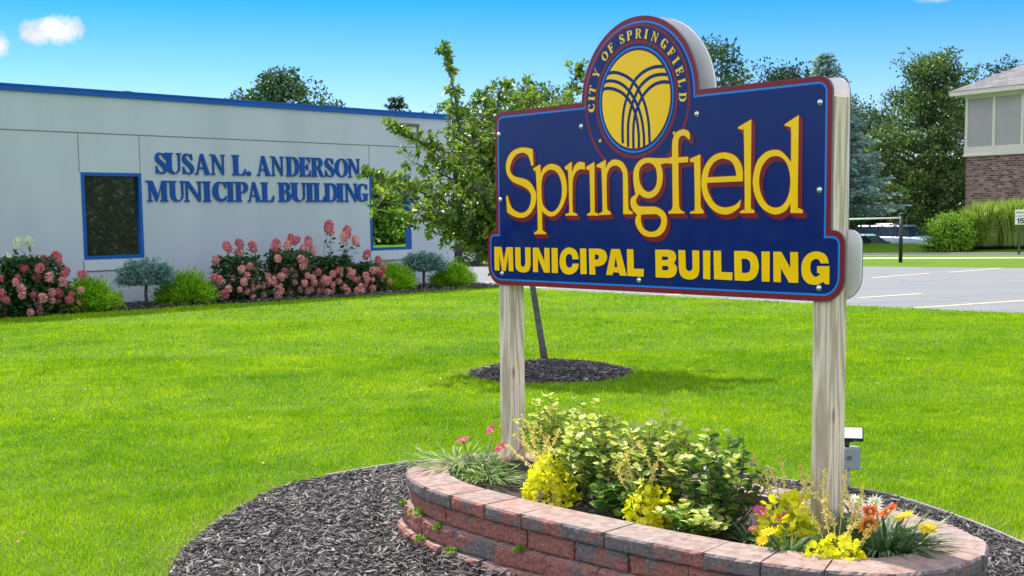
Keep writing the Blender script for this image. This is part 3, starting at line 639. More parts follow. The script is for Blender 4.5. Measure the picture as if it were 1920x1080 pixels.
for course, (z, h, off, depth, n, ph, name, mt) in enumerate(((0.0, .088, .050, .16, 25, .2, 'wall_block', 'block'), (.089, .086, .020, .16, 24, .6, 'wall_block', 'block'), (.176, .084, -.008, .16, 24, .1, 'wall_block', 'block'), (.2615, .064, .010, .205, 30, .45, 'cap_stone', 'cap'))):
    _, total, (LL, PP) = loop_at(off, 10); cuts = np.cumsum(1 + .12 * rng.random(n)); cuts = (cuts / cuts[-1] + ph / n) % 1 * total; cuts = np.sort(cuts)
    for i in range(n):
        a, b = cuts[i], cuts[(i + 1) % n] + (total if i == n - 1 else 0)
        f = lambda s: np.array([np.interp(s % total, LL, PP[:, 0]), np.interp(s % total, LL, PP[:, 1])])
        pa, pb = f(a), f(b); m_ = (pa + pb) / 2; ch = pb - pa; wl = np.linalg.norm(ch); th = math.atan2(ch[1], ch[0])
        c = f((a + b) / 2); bulge = np.linalg.norm(c - m_)
        # inner width from the turn of the loop over this block
        ta = f(a + .02) - f(a - .02); tb = f(b + .02) - f(b - .02); turn = abs((math.atan2(tb[1], tb[0]) - math.atan2(ta[1], ta[0]) + pi) % (2 * pi) - pi)
        wi = max(wl * .35, wl - depth * 2 * math.tan(turn / 2) * 1.0)
        gap = .003 + (.003 + .006 * rng.random()) * (name == 'wall_block'); me = block_mesh(wl - gap, wi - gap, depth, h, 100 * course + i, .010 if name == 'wall_block' else .007)
        x, y = toP(*m_); o = obj(name, me, M[mt], planter, (x, y, z + rng.random() * .0015), (0, 0, th + rng.normal() * (.032 if name == 'wall_block' else .008)))
        o.location.x += rng.normal() * .003
        # the loop runs counter-clockwise: outward is to the right of the chord, i.e. local -y
SOIL = [toP(*planter_pt(t, -.12)) for t in np.linspace(0, 2 * pi, 60, endpoint=False)]
me = sheet(SOIL, 0, 'soil'); obj('soil', me, M['soil'], planter, (0, 0, .272))

# ------------------------------------------------------------------ outlines of the lettering (tenths of a millimetre on the board; thousandths for the serif capitals)
NAME = [[[-17215,18741,-17171,17962,-17332,17968,-17396,18159,-17464,18303,-17545,18431,-17622,18501,-17727,18556,-17852,18597,-17986,18617,-18135,18612,-18294,18586,-18440,18538,-18567,18465,-18681,18370,-18778,18263,-18821,18203,-18899,18066,-18950,17931,-18961,17872,-18960,17821,-18929,17731,-18869,17654,-18791,17586,-18695,17529,-18501,17459,-18321,17424,-18015,17380,-17708,17301,-17582,17251,-17462,17182,-17350,17095,-17248,16998,-17162,16899,-17056,16736,-17008,16632,-16977,16507,-16980,16422,-17019,16250,-17069,16114,-17139,15984,-17286,15802,-17405,15693,-17467,15647,-17530,15608,-17667,15545,-17808,15499,-17945,15470,-18078,15460,-18215,15464,-18451,15490,-18624,15522,-18864,15591,-19204,15745,-19273,16549,-19138,16546,-19102,16397,-19042,16254,-18942,16081,-18863,15981,-18821,15943,-18682,15855,-18512,15783,-18303,15716,-18161,15696,-18091,15697,-17946,15716,-17810,15755,-17694,15814,-17594,15895,-17477,16041,-17425,16151,-17381,16326,-17367,16473,-17375,16559,-17388,16600,-17441,16683,-17527,16764,-17690,16873,-17880,16955,-18175,17050,-18516,17146,-18656,17197,-18772,17249,-18873,17307,-18966,17376,-19050,17454,-19121,17540,-19204,17688,-19244,17798,-19263,17910,-19260,18025,-19237,18141,-19197,18254,-19109,18417,-19028,18518,-18981,18563,-18929,18604,-18809,18678,-18602,18767,-18358,18827,-18105,18858,-17878,18855,-17580,18818]],[[-17190,17822,-16669,17994,-16652,17529,-16548,17697,-16475,17780,-16330,17878,-16217,17929,-16037,17975,-15907,17986,-15769,17978,-15536,17932,-15380,17875,-15309,17839,-15181,17746,-15067,17631,-14971,17497,-14931,17422,-14895,17340,-14838,17163,-14803,16987,-14789,16819,-14790,16735,-14810,16567,-14861,16397,-14945,16222,-15103,15980,-15224,15843,-15357,15723,-15491,15628,-15621,15562,-15685,15539,-15815,15510,-15946,15504,-16080,15524,-16270,15584,-16387,15642,-16583,15768,-16583,15113,-16574,14951,-16562,14883,-16538,14852,-16489,14812,-16298,14740,-16299,14668,-17184,14665,-17158,14744,-17024,14795,-16944,14843,-16916,14836,-16907,14853,-16901,14907,-16896,15197,-16930,16527,-16960,17133,-16994,17566,-17015,17694,-17033,17692,-17092,17719,-17191,17739],[-16614,16934,-16576,17215,-16525,17361,-16478,17446,-16415,17521,-16279,17620,-16123,17690,-16022,17715,-15920,17722,-15811,17710,-15690,17678,-15563,17627,-15504,17594,-15451,17554,-15359,17454,-15247,17266,-15173,17072,-15136,16865,-15135,16642,-15170,16410,-15217,16268,-15324,16070,-15410,15959,-15506,15869,-15559,15830,-15667,15769,-15775,15734,-15883,15722,-15938,15725,-16048,15747,-16165,15796,-16283,15868,-16459,16013,-16517,16085,-16540,16137,-16561,16209,-16577,16308,-16589,16432]],[[-14929,17809,-14438,18030,-14444,17505,-14363,17661,-14293,17776,-14254,17823,-14166,17900,-14067,17960,-13956,17996,-13892,18000,-13745,17982,-13553,17944,-13556,17613,-13664,17653,-13738,17664,-13834,17662,-13945,17650,-14048,17616,-14141,17555,-14185,17517,-14264,17426,-14344,17279,-14375,17167,-14397,16976,-14411,16626,-14413,16009,-14398,15738,-14389,15718,-14304,15671,-14091,15599,-14092,15534,-14918,15541,-14918,15597,-14764,15637,-14676,15677,-14649,15661,-14641,15676,-14636,15732,-14635,15847,-14668,16998,-14692,17488,-14706,17651,-14713,17662,-14733,17637,-14750,17641,-14805,17675,-14930,17723]],[[-13474,17753,-12916,17958,-12923,16458,-12912,15708,-12904,15645,-12894,15636,-12867,15678,-12848,15676,-12792,15639,-12669,15591,-12670,15522,-13429,15528,-13428,15593,-13312,15631,-13243,15674,-13217,15665,-13209,15683,-13200,15854,-13204,16332,-13228,17241,-13253,17597,-13261,17608,-13284,17585,-13301,17589,-13355,17621,-13475,17664]],[[-12774,17808,-12177,18028,-12179,17631,-12099,17764,-12072,17800,-12003,17862,-11916,17920,-11821,17968,-11677,18005,-11525,18006,-11410,17985,-11278,17948,-11150,17894,-11096,17862,-11006,17786,-10933,17694,-10831,17510,-10801,17416,-10790,17338,-10772,17055,-10755,15970,-10738,15793,-10668,15736,-10630,15714,-10476,15653,-10476,15564,-11070,15570,-11073,17030,-11084,17412,-11089,17430,-11106,17427,-11121,17445,-11162,17517,-11218,17590,-11284,17650,-11363,17695,-11453,17728,-11547,17744,-11596,17744,-11703,17731,-11806,17702,-11850,17682,-11927,17628,-11991,17559,-12080,17412,-12106,17334,-12114,17265,-12126,17005,-12126,16570,-12119,16141,-12102,15845,-12085,15805,-12028,15752,-11863,15668,-11863,15562,-12636,15542,-12635,15612,-12498,15654,-12422,15700,-12401,15694,-12395,15713,-12401,16372,-12443,17491,-12459,17668,-12481,17648,-12584,17686,-12775,17728]],[[-8370,17926,-8370,17735,-8787,17676,-8713,17511,-8682,17409,-8659,17237,-8661,17055,-8698,16875,-8766,16703,-8869,16545,-8953,16453,-9047,16379,-9210,16300,-9367,16255,-9509,16245,-9652,16259,-9850,16313,-9957,16369,-10050,16452,-10166,16336,-10218,16274,-10263,16191,-10273,16136,-10269,16108,-10244,16046,-10197,15984,-10131,15935,-10055,15909,-9819,15889,-9334,15884,-9105,15869,-9017,15853,-8872,15811,-8697,15726,-8596,15655,-8512,15573,-8453,15479,-8432,15426,-8409,15306,-8409,15182,-8418,15123,-8457,15006,-8520,14892,-8558,14839,-8644,14751,-8747,14680,-8804,14650,-8929,14603,-8999,14586,-9154,14564,-9391,14560,-9617,14586,-9823,14646,-9938,14708,-10040,14785,-10166,14914,-10233,15012,-10302,15156,-10313,15199,-10319,15282,-10309,15357,-10289,15421,-10198,15536,-10377,15658,-10461,15731,-10547,15853,-10586,15938,-10610,16018,-10617,16096,-10609,16170,-10599,16203,-10564,16263,-10513,16316,-10431,16371,-10290,16405,-10370,16681,-10427,17024,-10434,17161,-10430,17289,-10414,17410,-10381,17522,-10357,17575,-10294,17673,-10217,17760,-10134,17833,-9991,17917,-9886,17956,-9780,17982,-9665,17994,-9446,17994,-8962,17952],[-9528,17782,-9638,17774,-9804,17730,-9893,17683,-9966,17622,-10024,17549,-10064,17468,-10086,17376,-10091,17228,-10071,17071,-10040,16965,-9994,16868,-9896,16729,-9818,16653,-9679,16564,-9579,16526,-9482,16515,-9383,16530,-9246,16587,-9168,16648,-9100,16726,-9047,16812,-9014,16905,-8996,17007,-8992,17174,-9003,17299,-9028,17421,-9070,17520,-9131,17604,-9204,17672,-9286,17724,-9427,17772],[-9951,15544,-9978,15396,-9980,15311,-9951,15177,-9916,15090,-9842,14981,-9778,14920,-9699,14869,-9546,14810,-9432,14786,-9321,14782,-9151,14808,-9049,14844,-8961,14896,-8852,14998,-8799,15068,-8750,15180,-8740,15286,-8755,15353,-8787,15414,-8839,15465,-8878,15487,-9034,15556]],[[-7104,18645,-7104,18841,-7124,18931,-7173,18990,-7242,19031,-7401,19083,-7539,19092,-7690,19065,-7847,19004,-7929,18945,-7992,18869,-8041,18782,-8077,18693,-8095,18603,-8109,18440,-8115,17965,-8404,17928,-8404,17712,-8101,17684,-8073,15904,-8104,15795,-8144,15731,-8212,15686,-8321,15650,-8321,15564,-7412,15570,-7412,15630,-7552,15675,-7587,15690,-7635,15726,-7663,15766,-7710,15897,-7730,16324,-7754,17705,-7195,17712,-7195,17935,-7754,17939,-7774,18353,-7770,18527,-7741,18670,-7699,18749,-7662,18788,-7616,18816,-7529,18841,-7472,18843,-7392,18821,-7293,18764,-7184,18669]],[[-7089,17847,-6520,18005,-6498,15899,-6462,15797,-6405,15731,-6323,15659,-6323,15555,-7077,15558,-7077,15620,-6949,15651,-6892,15680,-6872,15683,-6840,15659,-6829,15672,-6816,15845,-6816,16059,-6836,17041,-6862,17713,-6866,17720,-6882,17685,-6898,17683,-6955,17703,-7089,17719]],[[-4243,16825,-4236,17082,-4238,17154,-4259,17285,-4318,17474,-4346,17533,-4417,17644,-4510,17747,-4562,17794,-4676,17875,-4739,17908,-4951,17980,-5096,18009,-5236,18024,-5448,18017,-5591,17990,-5738,17945,-5881,17880,-5947,17840,-6074,17736,-6134,17676,-6242,17546,-6287,17480,-6358,17346,-6427,17134,-6457,16923,-6456,16782,-6440,16641,-6414,16497,-6374,16353,-6313,16215,-6272,16147,-6115,15948,-5942,15784,-5821,15697,-5694,15625,-5560,15569,-5418,15527,-5201,15498,-4988,15510,-4780,15563,-4640,15631,-4395,15788,-4338,16093,-4502,15959,-4603,15896,-4715,15853,-4838,15822,-5021,15793,-5203,15786,-5324,15801,-5513,15854,-5635,15911,-5745,15988,-5844,16089,-5971,16255,-6065,16425,-6127,16586,-6145,16676,-6147,16821],[-6117,17044,-4582,17050,-4591,17191,-4613,17279,-4686,17443,-4755,17553,-4793,17597,-4885,17664,-4989,17712,-5143,17761,-5291,17785,-5396,17779,-5582,17731,-5707,17678,-5762,17646,-5857,17569,-5975,17427,-6034,17322]],[[-4495,19002,-3821,19260,-3829,16858,-3823,15679,-3818,15599,-3793,15719,-3779,15734,-3734,15696,-3633,15642,-3632,15542,-4393,15550,-4376,15618,-4245,15661,-4188,15694,-4169,15684,-4143,15598,-4135,15595,-4134,16206,-4186,18362,-4218,18969,-4226,18968,-4250,18885,-4271,18875,-4339,18905,-4495,18938]],[[-2164,18966,-1500,19269,-1513,16263,-1502,15567,-1473,15707,-1455,15726,-1397,15690,-1265,15636,-1264,15518,-1849,15528,-1854,15907,-1952,15766,-2036,15664,-2130,15591,-2240,15541,-2412,15494,-2572,15475,-2685,15483,-2895,15543,-3055,15612,-3203,15704,-3270,15760,-3395,15891,-3452,15964,-3551,16115,-3627,16277,-3682,16449,-3727,16693,-3733,16839,-3704,17066,-3629,17341,-3554,17521,-3507,17599,-3453,17667,-3325,17785,-3182,17879,-3039,17946,-2963,17970,-2809,17999,-2594,18003,-2466,17983,-2339,17936,-2201,17846,-2045,17702,-1846,17499,-1850,18560,-1869,18834,-1877,18846,-1905,18836,-1999,18871,-2163,18909],[-2548,17757,-2712,17760,-2827,17740,-2883,17719,-3002,17652,-3062,17608,-3174,17507,-3260,17395,-3294,17332,-3350,17197,-3400,16984,-3411,16835,-3405,16683,-3360,16451,-3307,16295,-3274,16222,-3193,16090,-3093,15972,-3037,15920,-2921,15835,-2793,15778,-2724,15759,-2589,15740,-2466,15746,-2351,15776,-2296,15801,-2194,15868,-2101,15965,-2057,16023,-1981,16151,-1926,16285,-1889,16430,-1863,16654,-1870,16879,-1906,17094,-1966,17286,-2048,17450,-2150,17577,-2270,17670,-2402,17730]]]
CAPTION = [[[-20288,14019,-19711,14025,-19537,13332,-19329,14020,-18829,14016,-18809,12824,-19166,12824,-19184,13703,-19396,12818,-19692,12838,-19921,13692,-19895,12842,-20277,12833]],[[-18652,14018,-18245,14018,-18232,13176,-18202,13121,-18177,13096,-18117,13075,-18052,13068,-18000,13076,-17954,13101,-17883,13206,-17883,14021,-17483,14017,-17483,13170,-17545,13000,-17590,12922,-17618,12894,-17721,12838,-17841,12803,-17932,12791,-18078,12788,-18240,12801,-18392,12834,-18505,12888,-18564,12937,-18605,12999,-18618,13038,-18646,13190]],[[-17312,14010,-16884,14014,-16464,13346,-16454,14015,-16095,14010,-16071,12827,-16491,12825,-16945,13536,-16936,12836,-17304,12831]],[[-15936,14012,-15510,14012,-15492,12829,-15926,12827]],[[-14043,13508,-14063,13654,-14091,13733,-14166,13846,-14236,13916,-14278,13944,-14383,13992,-14567,14040,-14681,14050,-14843,14033,-14946,14001,-15105,13919,-15201,13845,-15271,13756,-15319,13646,-15360,13476,-15370,13320,-15357,13220,-15327,13125,-15251,12989,-15185,12915,-15109,12860,-15022,12819,-14879,12783,-14717,12777,-14553,12799,-14440,12830,-14334,12872,-14248,12920,-14177,12975,-14121,13038,-14079,13109,-14032,13308,-14443,13299,-14491,13189,-14553,13134,-14609,13105,-14668,13092,-14769,13107,-14834,13138,-14860,13161,-14899,13229,-14925,13315,-14944,13433,-14941,13502,-14919,13592,-14894,13640,-14842,13695,-14798,13722,-14716,13744,-14635,13743,-14557,13718,-14515,13684,-14487,13628,-14454,13501]],[[-13944,14012,-13526,14013,-13494,12831,-13911,12824]],[[-13341,14011,-12669,14018,-12444,13981,-12338,13947,-12297,13923,-12228,13864,-12159,13762,-12147,13727,-12138,13650,-12148,13571,-12161,13533,-12204,13458,-12267,13384,-12342,13322,-12386,13297,-12632,13219,-12937,13204,-12903,12822,-13308,12819],[-12944,13751,-12799,13749,-12752,13738,-12715,13720,-12677,13683,-12667,13653,-12672,13602,-12686,13574,-12725,13540,-12764,13523,-12946,13498]],[[-11860,14015,-11313,14013,-10872,12828,-11308,12828,-11377,12962,-11748,12961,-11790,12827,-12207,12832],[-11579,13688,-11464,13195,-11676,13191]],[[-10866,14014,-10465,14011,-10440,13158,-9828,13152,-9835,12817,-10837,12821]],[[-9127,14012,-8336,14022,-8086,13981,-8010,13940,-7954,13878,-7915,13808,-7894,13743,-7893,13677,-7905,13613,-7929,13559,-8031,13454,-7883,13331,-7863,13301,-7845,13233,-7846,13159,-7863,13087,-7896,13016,-7946,12948,-8011,12892,-8054,12871,-8303,12807,-9095,12813],[-8730,13724,-8434,13729,-8358,13685,-8336,13659,-8353,13630,-8421,13576,-8716,13566],[-8710,13320,-8415,13322,-8342,13266,-8323,13233,-8342,13197,-8415,13130,-8710,13128]],[[-7768,14015,-7373,14015,-7339,13242,-7263,13159,-7209,13136,-7149,13128,-7084,13138,-7024,13164,-6993,13198,-6949,13274,-6976,14015,-6589,14006,-6568,13213,-6609,13038,-6648,12954,-6676,12922,-6744,12866,-6866,12807,-6954,12785,-7099,12774,-7256,12780,-7419,12806,-7508,12843,-7616,12927,-7670,12997,-7690,13037,-7741,13256]],[[-6373,14008,-5976,14013,-5970,12811,-6356,12822]],[[-5793,14011,-5390,14012,-5368,13141,-4774,13134,-4784,12815,-5757,12831]],[[-4692,14016,-4083,14024,-3916,14005,-3792,13983,-3739,13966,-3609,13889,-3539,13819,-3484,13730,-3442,13621,-3411,13445,-3416,13329,-3438,13212,-3476,13109,-3528,13027,-3633,12929,-3717,12880,-3958,12808,-4654,12814],[-4299,13706,-4051,13710,-3931,13656,-3879,13614,-3841,13521,-3832,13379,-3848,13270,-3875,13211,-3897,13189,-4047,13126,-4278,13133]],[[-3276,14012,-2869,14013,-2856,12816,-3253,12813]],[[-2686,14011,-2292,14012,-1841,13371,-1859,14013,-1485,14010,-1454,12817,-1899,12812,-2307,13382,-2295,12812,-2663,12814]],[[-37,13603,-88,13772,-132,13855,-233,13947,-318,13994,-469,14038,-644,14049,-808,14028,-963,13974,-1056,13917,-1180,13798,-1243,13708,-1285,13613,-1309,13511,-1319,13348,-1297,13169,-1261,13061,-1203,12970,-1128,12891,-1048,12831,-1007,12809,-919,12783,-742,12763,-569,12774,-435,12817,-271,12898,-193,12803,-4,12801,-10,13498,-578,13486,-574,13222,-414,13213,-484,13130,-560,13094,-624,13076,-686,13078,-714,13088,-772,13124,-823,13174,-873,13265,-892,13338,-899,13414,-887,13540,-850,13651,-830,13677,-781,13717,-695,13752,-602,13763,-514,13742,-471,13700,-409,13596]]]
NAME_SHADOW = [[-9308,14352,-8970,14350,-8950,14360,-8830,14370,-8612,14442,-8472,14532,-8312,14702,-8220,14890,-8200,14970,-8200,15180,-8232,15298,-8303,15418,-8572,15687,-8702,15778,-8873,15858,-9030,15900,-9150,15910,-9170,15920,-9600,15920,-9620,15930,-9900,15930,-9920,15940,-10010,15940,-10058,15952,-10060,15990,-10008,16098,-9880,16230,-9778,16142,-9698,16102,-9560,16060,-9460,16040,-9360,16040,-9340,16030,-9200,16040,-9073,16072,-8873,16162,-8802,16212,-8682,16332,-8582,16472,-8522,16592,-8470,16750,-8450,16860,-8450,17130,-8480,17290,-8538,17422,-8548,17478,-8258,17518,-8230,17500,-8180,17500,-8140,17480,-8140,17360,-8130,17340,-8130,16860,-8120,16840,-8110,15910,-8143,15802,-8172,15752,-8223,15722,-8318,15698,-8358,15658,-8360,15560,-8150,15350,-8000,15350,-7980,15360,-7240,15360,-7203,15392,-7203,15467,-7403,15667,-7488,15702,-7510,15790,-7520,16420,-7530,16440,-7540,17490,-7530,17500,-7020,17500,-6982,17532,-6973,17558,-6890,17490,-6880,17010,-6870,16990,-6870,16610,-6860,16590,-6860,15730,-6990,15680,-7088,15658,-7118,15627,-7120,15560,-6918,15352,-6150,15350,-6113,15382,-6113,15498,-6248,15632,-6290,15740,-6290,16090,-6282,16098,-6208,15992,-5758,15552,-5628,15462,-5468,15382,-5320,15330,-5120,15290,-4860,15290,-4840,15300,-4790,15300,-4593,15352,-4368,15478,-4220,15340,-3460,15330,-3420,15370,-3422,15478,-3620,15680,-3620,16140,-3613,16147,-3538,16012,-3448,15892,-3117,15552,-2937,15422,-2837,15372,-2640,15300,-2520,15270,-2440,15270,-2420,15260,-2190,15290,-2053,15332,-1943,15382,-1838,15467,-1680,15320,-1520,15320,-1500,15310,-1082,15312,-1050,15350,-1050,15450,-1062,15478,-1262,15678,-1300,15700,-1300,18130,-1290,18150,-1290,19100,-1493,19308,-1510,19310,-1587,19278,-2047,19068,-2168,19008,-2200,18970,-2198,18902,-1987,18692,-1900,18680,-1890,18670,-1893,17602,-2143,17848,-2272,17948,-2372,17998,-2480,18030,-2720,18050,-2740,18040,-2840,18040,-2980,18010,-3077,17978,-3218,17908,-3348,17818,-3458,17718,-3558,17598,-3613,17492,-3620,17500,-3620,17850,-3610,17870,-3610,19090,-3813,19298,-3898,19278,-4498,19048,-4540,19000,-4528,18932,-4318,18722,-4280,18720,-4240,18700,-4230,18310,-4220,18290,-4202,17482,-4553,17838,-4633,17898,-4792,17978,-5070,18050,-5250,18060,-5270,18070,-5460,18060,-5610,18030,-5798,17968,-5918,17908,-6088,17778,-6238,17618,-6302,17522,-6310,17530,-6313,17838,-6513,18038,-6560,18040,-7103,17882,-7193,17968,-7230,17980,-7558,17982,-7560,18380,-7540,18470,-7508,18548,-7438,18608,-7370,18630,-7280,18630,-7183,18588,-7028,18462,-6970,18440,-6930,18440,-6890,18480,-6890,18680,-6922,18788,-7183,19048,-7263,19088,-7420,19130,-7600,19130,-7690,19110,-7858,19048,-7928,18998,-8028,18888,-8108,18737,-8130,18660,-8140,18510,-8150,18490,-8150,18030,-8163,18002,-8370,17970,-8570,17970,-8590,17980,-8980,17990,-9000,18000,-9100,18000,-9120,18010,-9310,18020,-9330,18030,-9450,18030,-9470,18040,-9640,18040,-9660,18030,-9760,18030,-9958,17978,-10048,17938,-10168,17858,-10348,17668,-10418,17548,-10450,17450,-10470,17340,-10470,17010,-10420,16700,-10343,16442,-10488,16388,-10543,16332,-10560,16400,-10560,16950,-10570,16970,-10570,17110,-10600,17300,-10643,17398,-10752,17578,-11063,17888,-11232,17978,-11410,18030,-11520,18050,-11670,18050,-11730,18040,-11838,18008,-12018,17902,-12172,18058,-12210,18060,-12770,17850,-12913,17988,-12950,17990,-13390,17830,-13552,17988,-13830,18040,-13960,18040,-14038,18018,-14138,17968,-14248,17882,-14432,18068,-14450,18070,-14928,17858,-14968,17818,-14968,17712,-14768,17512,-14733,17498,-14730,17370,-14720,17350,-14728,17272,-14752,17327,-14842,17458,-15183,17798,-15293,17878,-15510,17970,-15680,18010,-15830,18020,-15850,18030,-16030,18020,-16170,17990,-16288,17948,-16398,17888,-16460,17840,-16478,17842,-16670,18030,-16700,18030,-16968,17942,-17002,18577,-17202,18777,-17410,18830,-17620,18870,-17850,18890,-17870,18900,-18140,18900,-18160,18890,-18240,18890,-18370,18870,-18610,18810,-18808,18728,-18978,18617,-19138,18448,-19178,18388,-19258,18218,-19300,18060,-19300,17850,-19248,17682,-19198,17582,-19128,17482,-18808,17162,-18678,17072,-18468,16972,-18280,16910,-17910,16810,-17593,16698,-17452,16618,-17433,16598,-17410,16540,-17410,16390,-17462,16162,-17532,16022,-17662,15882,-17772,15812,-17890,15770,-18030,15740,-18220,15740,-18428,15792,-18608,15862,-18728,15922,-18768,15972,-18868,16162,-18932,16388,-19132,16588,-19278,16588,-19310,16550,-19310,16450,-19290,16320,-19290,16220,-19280,16200,-19280,16100,-19270,16080,-19248,15742,-19038,15532,-18718,15382,-18510,15320,-18250,15270,-18080,15260,-18060,15250,-17820,15250,-17580,15300,-17462,15342,-17322,15412,-17162,15532,-17062,15632,-16952,15767,-16950,15700,-16940,15680,-16940,14890,-17032,14832,-17168,14787,-17198,14757,-17220,14690,-17218,14662,-17018,14462,-16122,14462,-16090,14500,-16092,14577,-16303,14787,-16358,14802,-16370,14820,-16368,15518,-16138,15382,-15990,15330,-15860,15300,-15690,15290,-15670,15300,-15610,15300,-15432,15352,-15333,15402,-15213,15482,-15093,15582,-14973,15702,-14853,15852,-14773,15972,-14688,16138,-14680,16130,-14680,15860,-14672,15847,-14682,15722,-14752,15682,-14928,15638,-14960,15600,-14958,15532,-14750,15330,-13913,15322,-13880,15360,-13883,15438,-14083,15638,-14200,15680,-14200,16640,-14190,16660,-14190,16810,-14180,16830,-14170,16980,-14150,17060,-14088,17198,-14048,17258,-13998,17318,-13888,17398,-13810,17430,-13720,17450,-13520,17450,-13420,17410,-13390,17410,-13352,17442,-13342,17478,-13283,17438,-13270,17370,-13260,16800,-13250,16780,-13250,16360,-13240,16340,-13240,15740,-13252,15712,-13312,15672,-13428,15638,-13468,15598,-13468,15522,-13260,15320,-12500,15310,-12470,15330,-12350,15330,-12330,15340,-11960,15340,-11940,15350,-11682,15352,-11650,15390,-11653,15507,-11852,15707,-11888,15722,-11900,15740,-11900,15860,-11910,15880,-11910,16310,-11920,16330,-11920,16840,-11910,16860,-11910,17070,-11900,17090,-11900,17150,-11848,17278,-11778,17388,-11728,17438,-11618,17498,-11540,17520,-11490,17530,-11330,17530,-11183,17478,-11168,17442,-11120,17390,-11120,17130,-11110,17110,-11107,15562,-10900,15360,-10390,15360,-10352,15347,-10360,15220,-10350,15170,-10278,15002,-10208,14902,-9858,14552,-9758,14482,-9608,14412,-9490,14380],[-9293,14822,-9400,14820,-9510,14840,-9698,14912,-9728,14972,-9770,15130,-9770,15230,-9748,15328,-9670,15340,-8920,15340,-8880,15350,-8782,15307,-8780,15230,-8812,15122,-8853,15052,-8922,14972,-9002,14912,-9082,14872,-9180,14840],[-12663,15632,-12698,15642,-12710,15660,-12708,17618,-12598,17512,-12520,17500,-12480,17480,-12470,17100,-12460,17080,-12460,16820,-12450,16800,-12450,16500,-12440,16480,-12440,16100,-12430,16080,-12433,15742,-12532,15682,-12638,15658],[-10483,15702,-10538,15722,-10538,15758],[-15842,15762,-15920,15760,-16088,15802,-16208,15862,-16318,15942,-16360,16080,-16370,16220,-16380,16240,-16390,16590,-16400,16610,-16400,16810,-16390,16830,-16370,17030,-16328,17158,-16248,17298,-16198,17348,-16108,17407,-15920,17490,-15830,17510,-15690,17510,-15560,17480,-15443,17438,-15383,17407,-15333,17348,-15243,17158,-15190,16980,-15180,16850,-15170,16830,-15170,16660,-15180,16640,-15180,16560,-15200,16450,-15253,16282,-15373,16062,-15472,15942,-15592,15852,-15712,15792],[-2492,15782,-2620,15780,-2760,15810,-2928,15882,-2988,15932,-3097,16132,-3160,16320,-3200,16530,-3200,16750,-3160,16960,-3108,17108,-3057,17207,-2957,17338,-2848,17428,-2688,17518,-2570,17550,-2380,17550,-2203,17508,-2152,17487,-2083,17438,-1993,17247,-1940,17070,-1910,16890,-1910,16810,-1900,16790,-1900,16650,-1910,16630,-1920,16470,-1950,16340,-2013,16172,-2103,16022,-2132,15982,-2263,15862,-2343,15822],[-5023,15832,-5270,15830,-5370,15850,-5578,15922,-5678,15982,-5788,16132,-5888,16332,-5930,16470,-5938,16608,-4182,16608,-4173,15972,-4333,16127,-4350,16130,-4502,16002,-4663,15912,-4840,15860],[-9422,16562,-9550,16560,-9590,16570,-9728,16632,-9758,16662,-9828,16792,-9870,16940,-9870,16990,-9880,17010,-9880,17190,-9858,17287,-9818,17367,-9738,17458,-9678,17498,-9540,17550,-9440,17570,-9300,17570,-9173,17538,-9102,17498,-9060,17390,-9040,17290,-9030,17040,-9050,16920,-9073,16852,-9162,16702,-9242,16632,-9342,16582],[-16982,16782,-17362,17158,-17473,17238,-17602,17308,-17780,17370,-17940,17410,-18180,17450,-18310,17460,-18500,17500,-18678,17562,-18728,17592,-18750,17650,-18740,17760,-18648,17968,-18568,18088,-18498,18168,-18358,18278,-18268,18328,-18110,18380,-18000,18400,-17820,18410,-17690,18390,-17522,18328,-17452,18198,-17378,17972,-17232,17828,-17228,17732,-17032,17538,-17020,17350,-17010,17330,-17010,17200,-17000,17180],[-4623,17092,-5830,17090,-5840,17100,-5788,17218,-5708,17327,-5638,17398,-5568,17447,-5417,17518,-5280,17560,-5230,17570,-5060,17570,-4812,17498,-4732,17447,-4640,17230]]
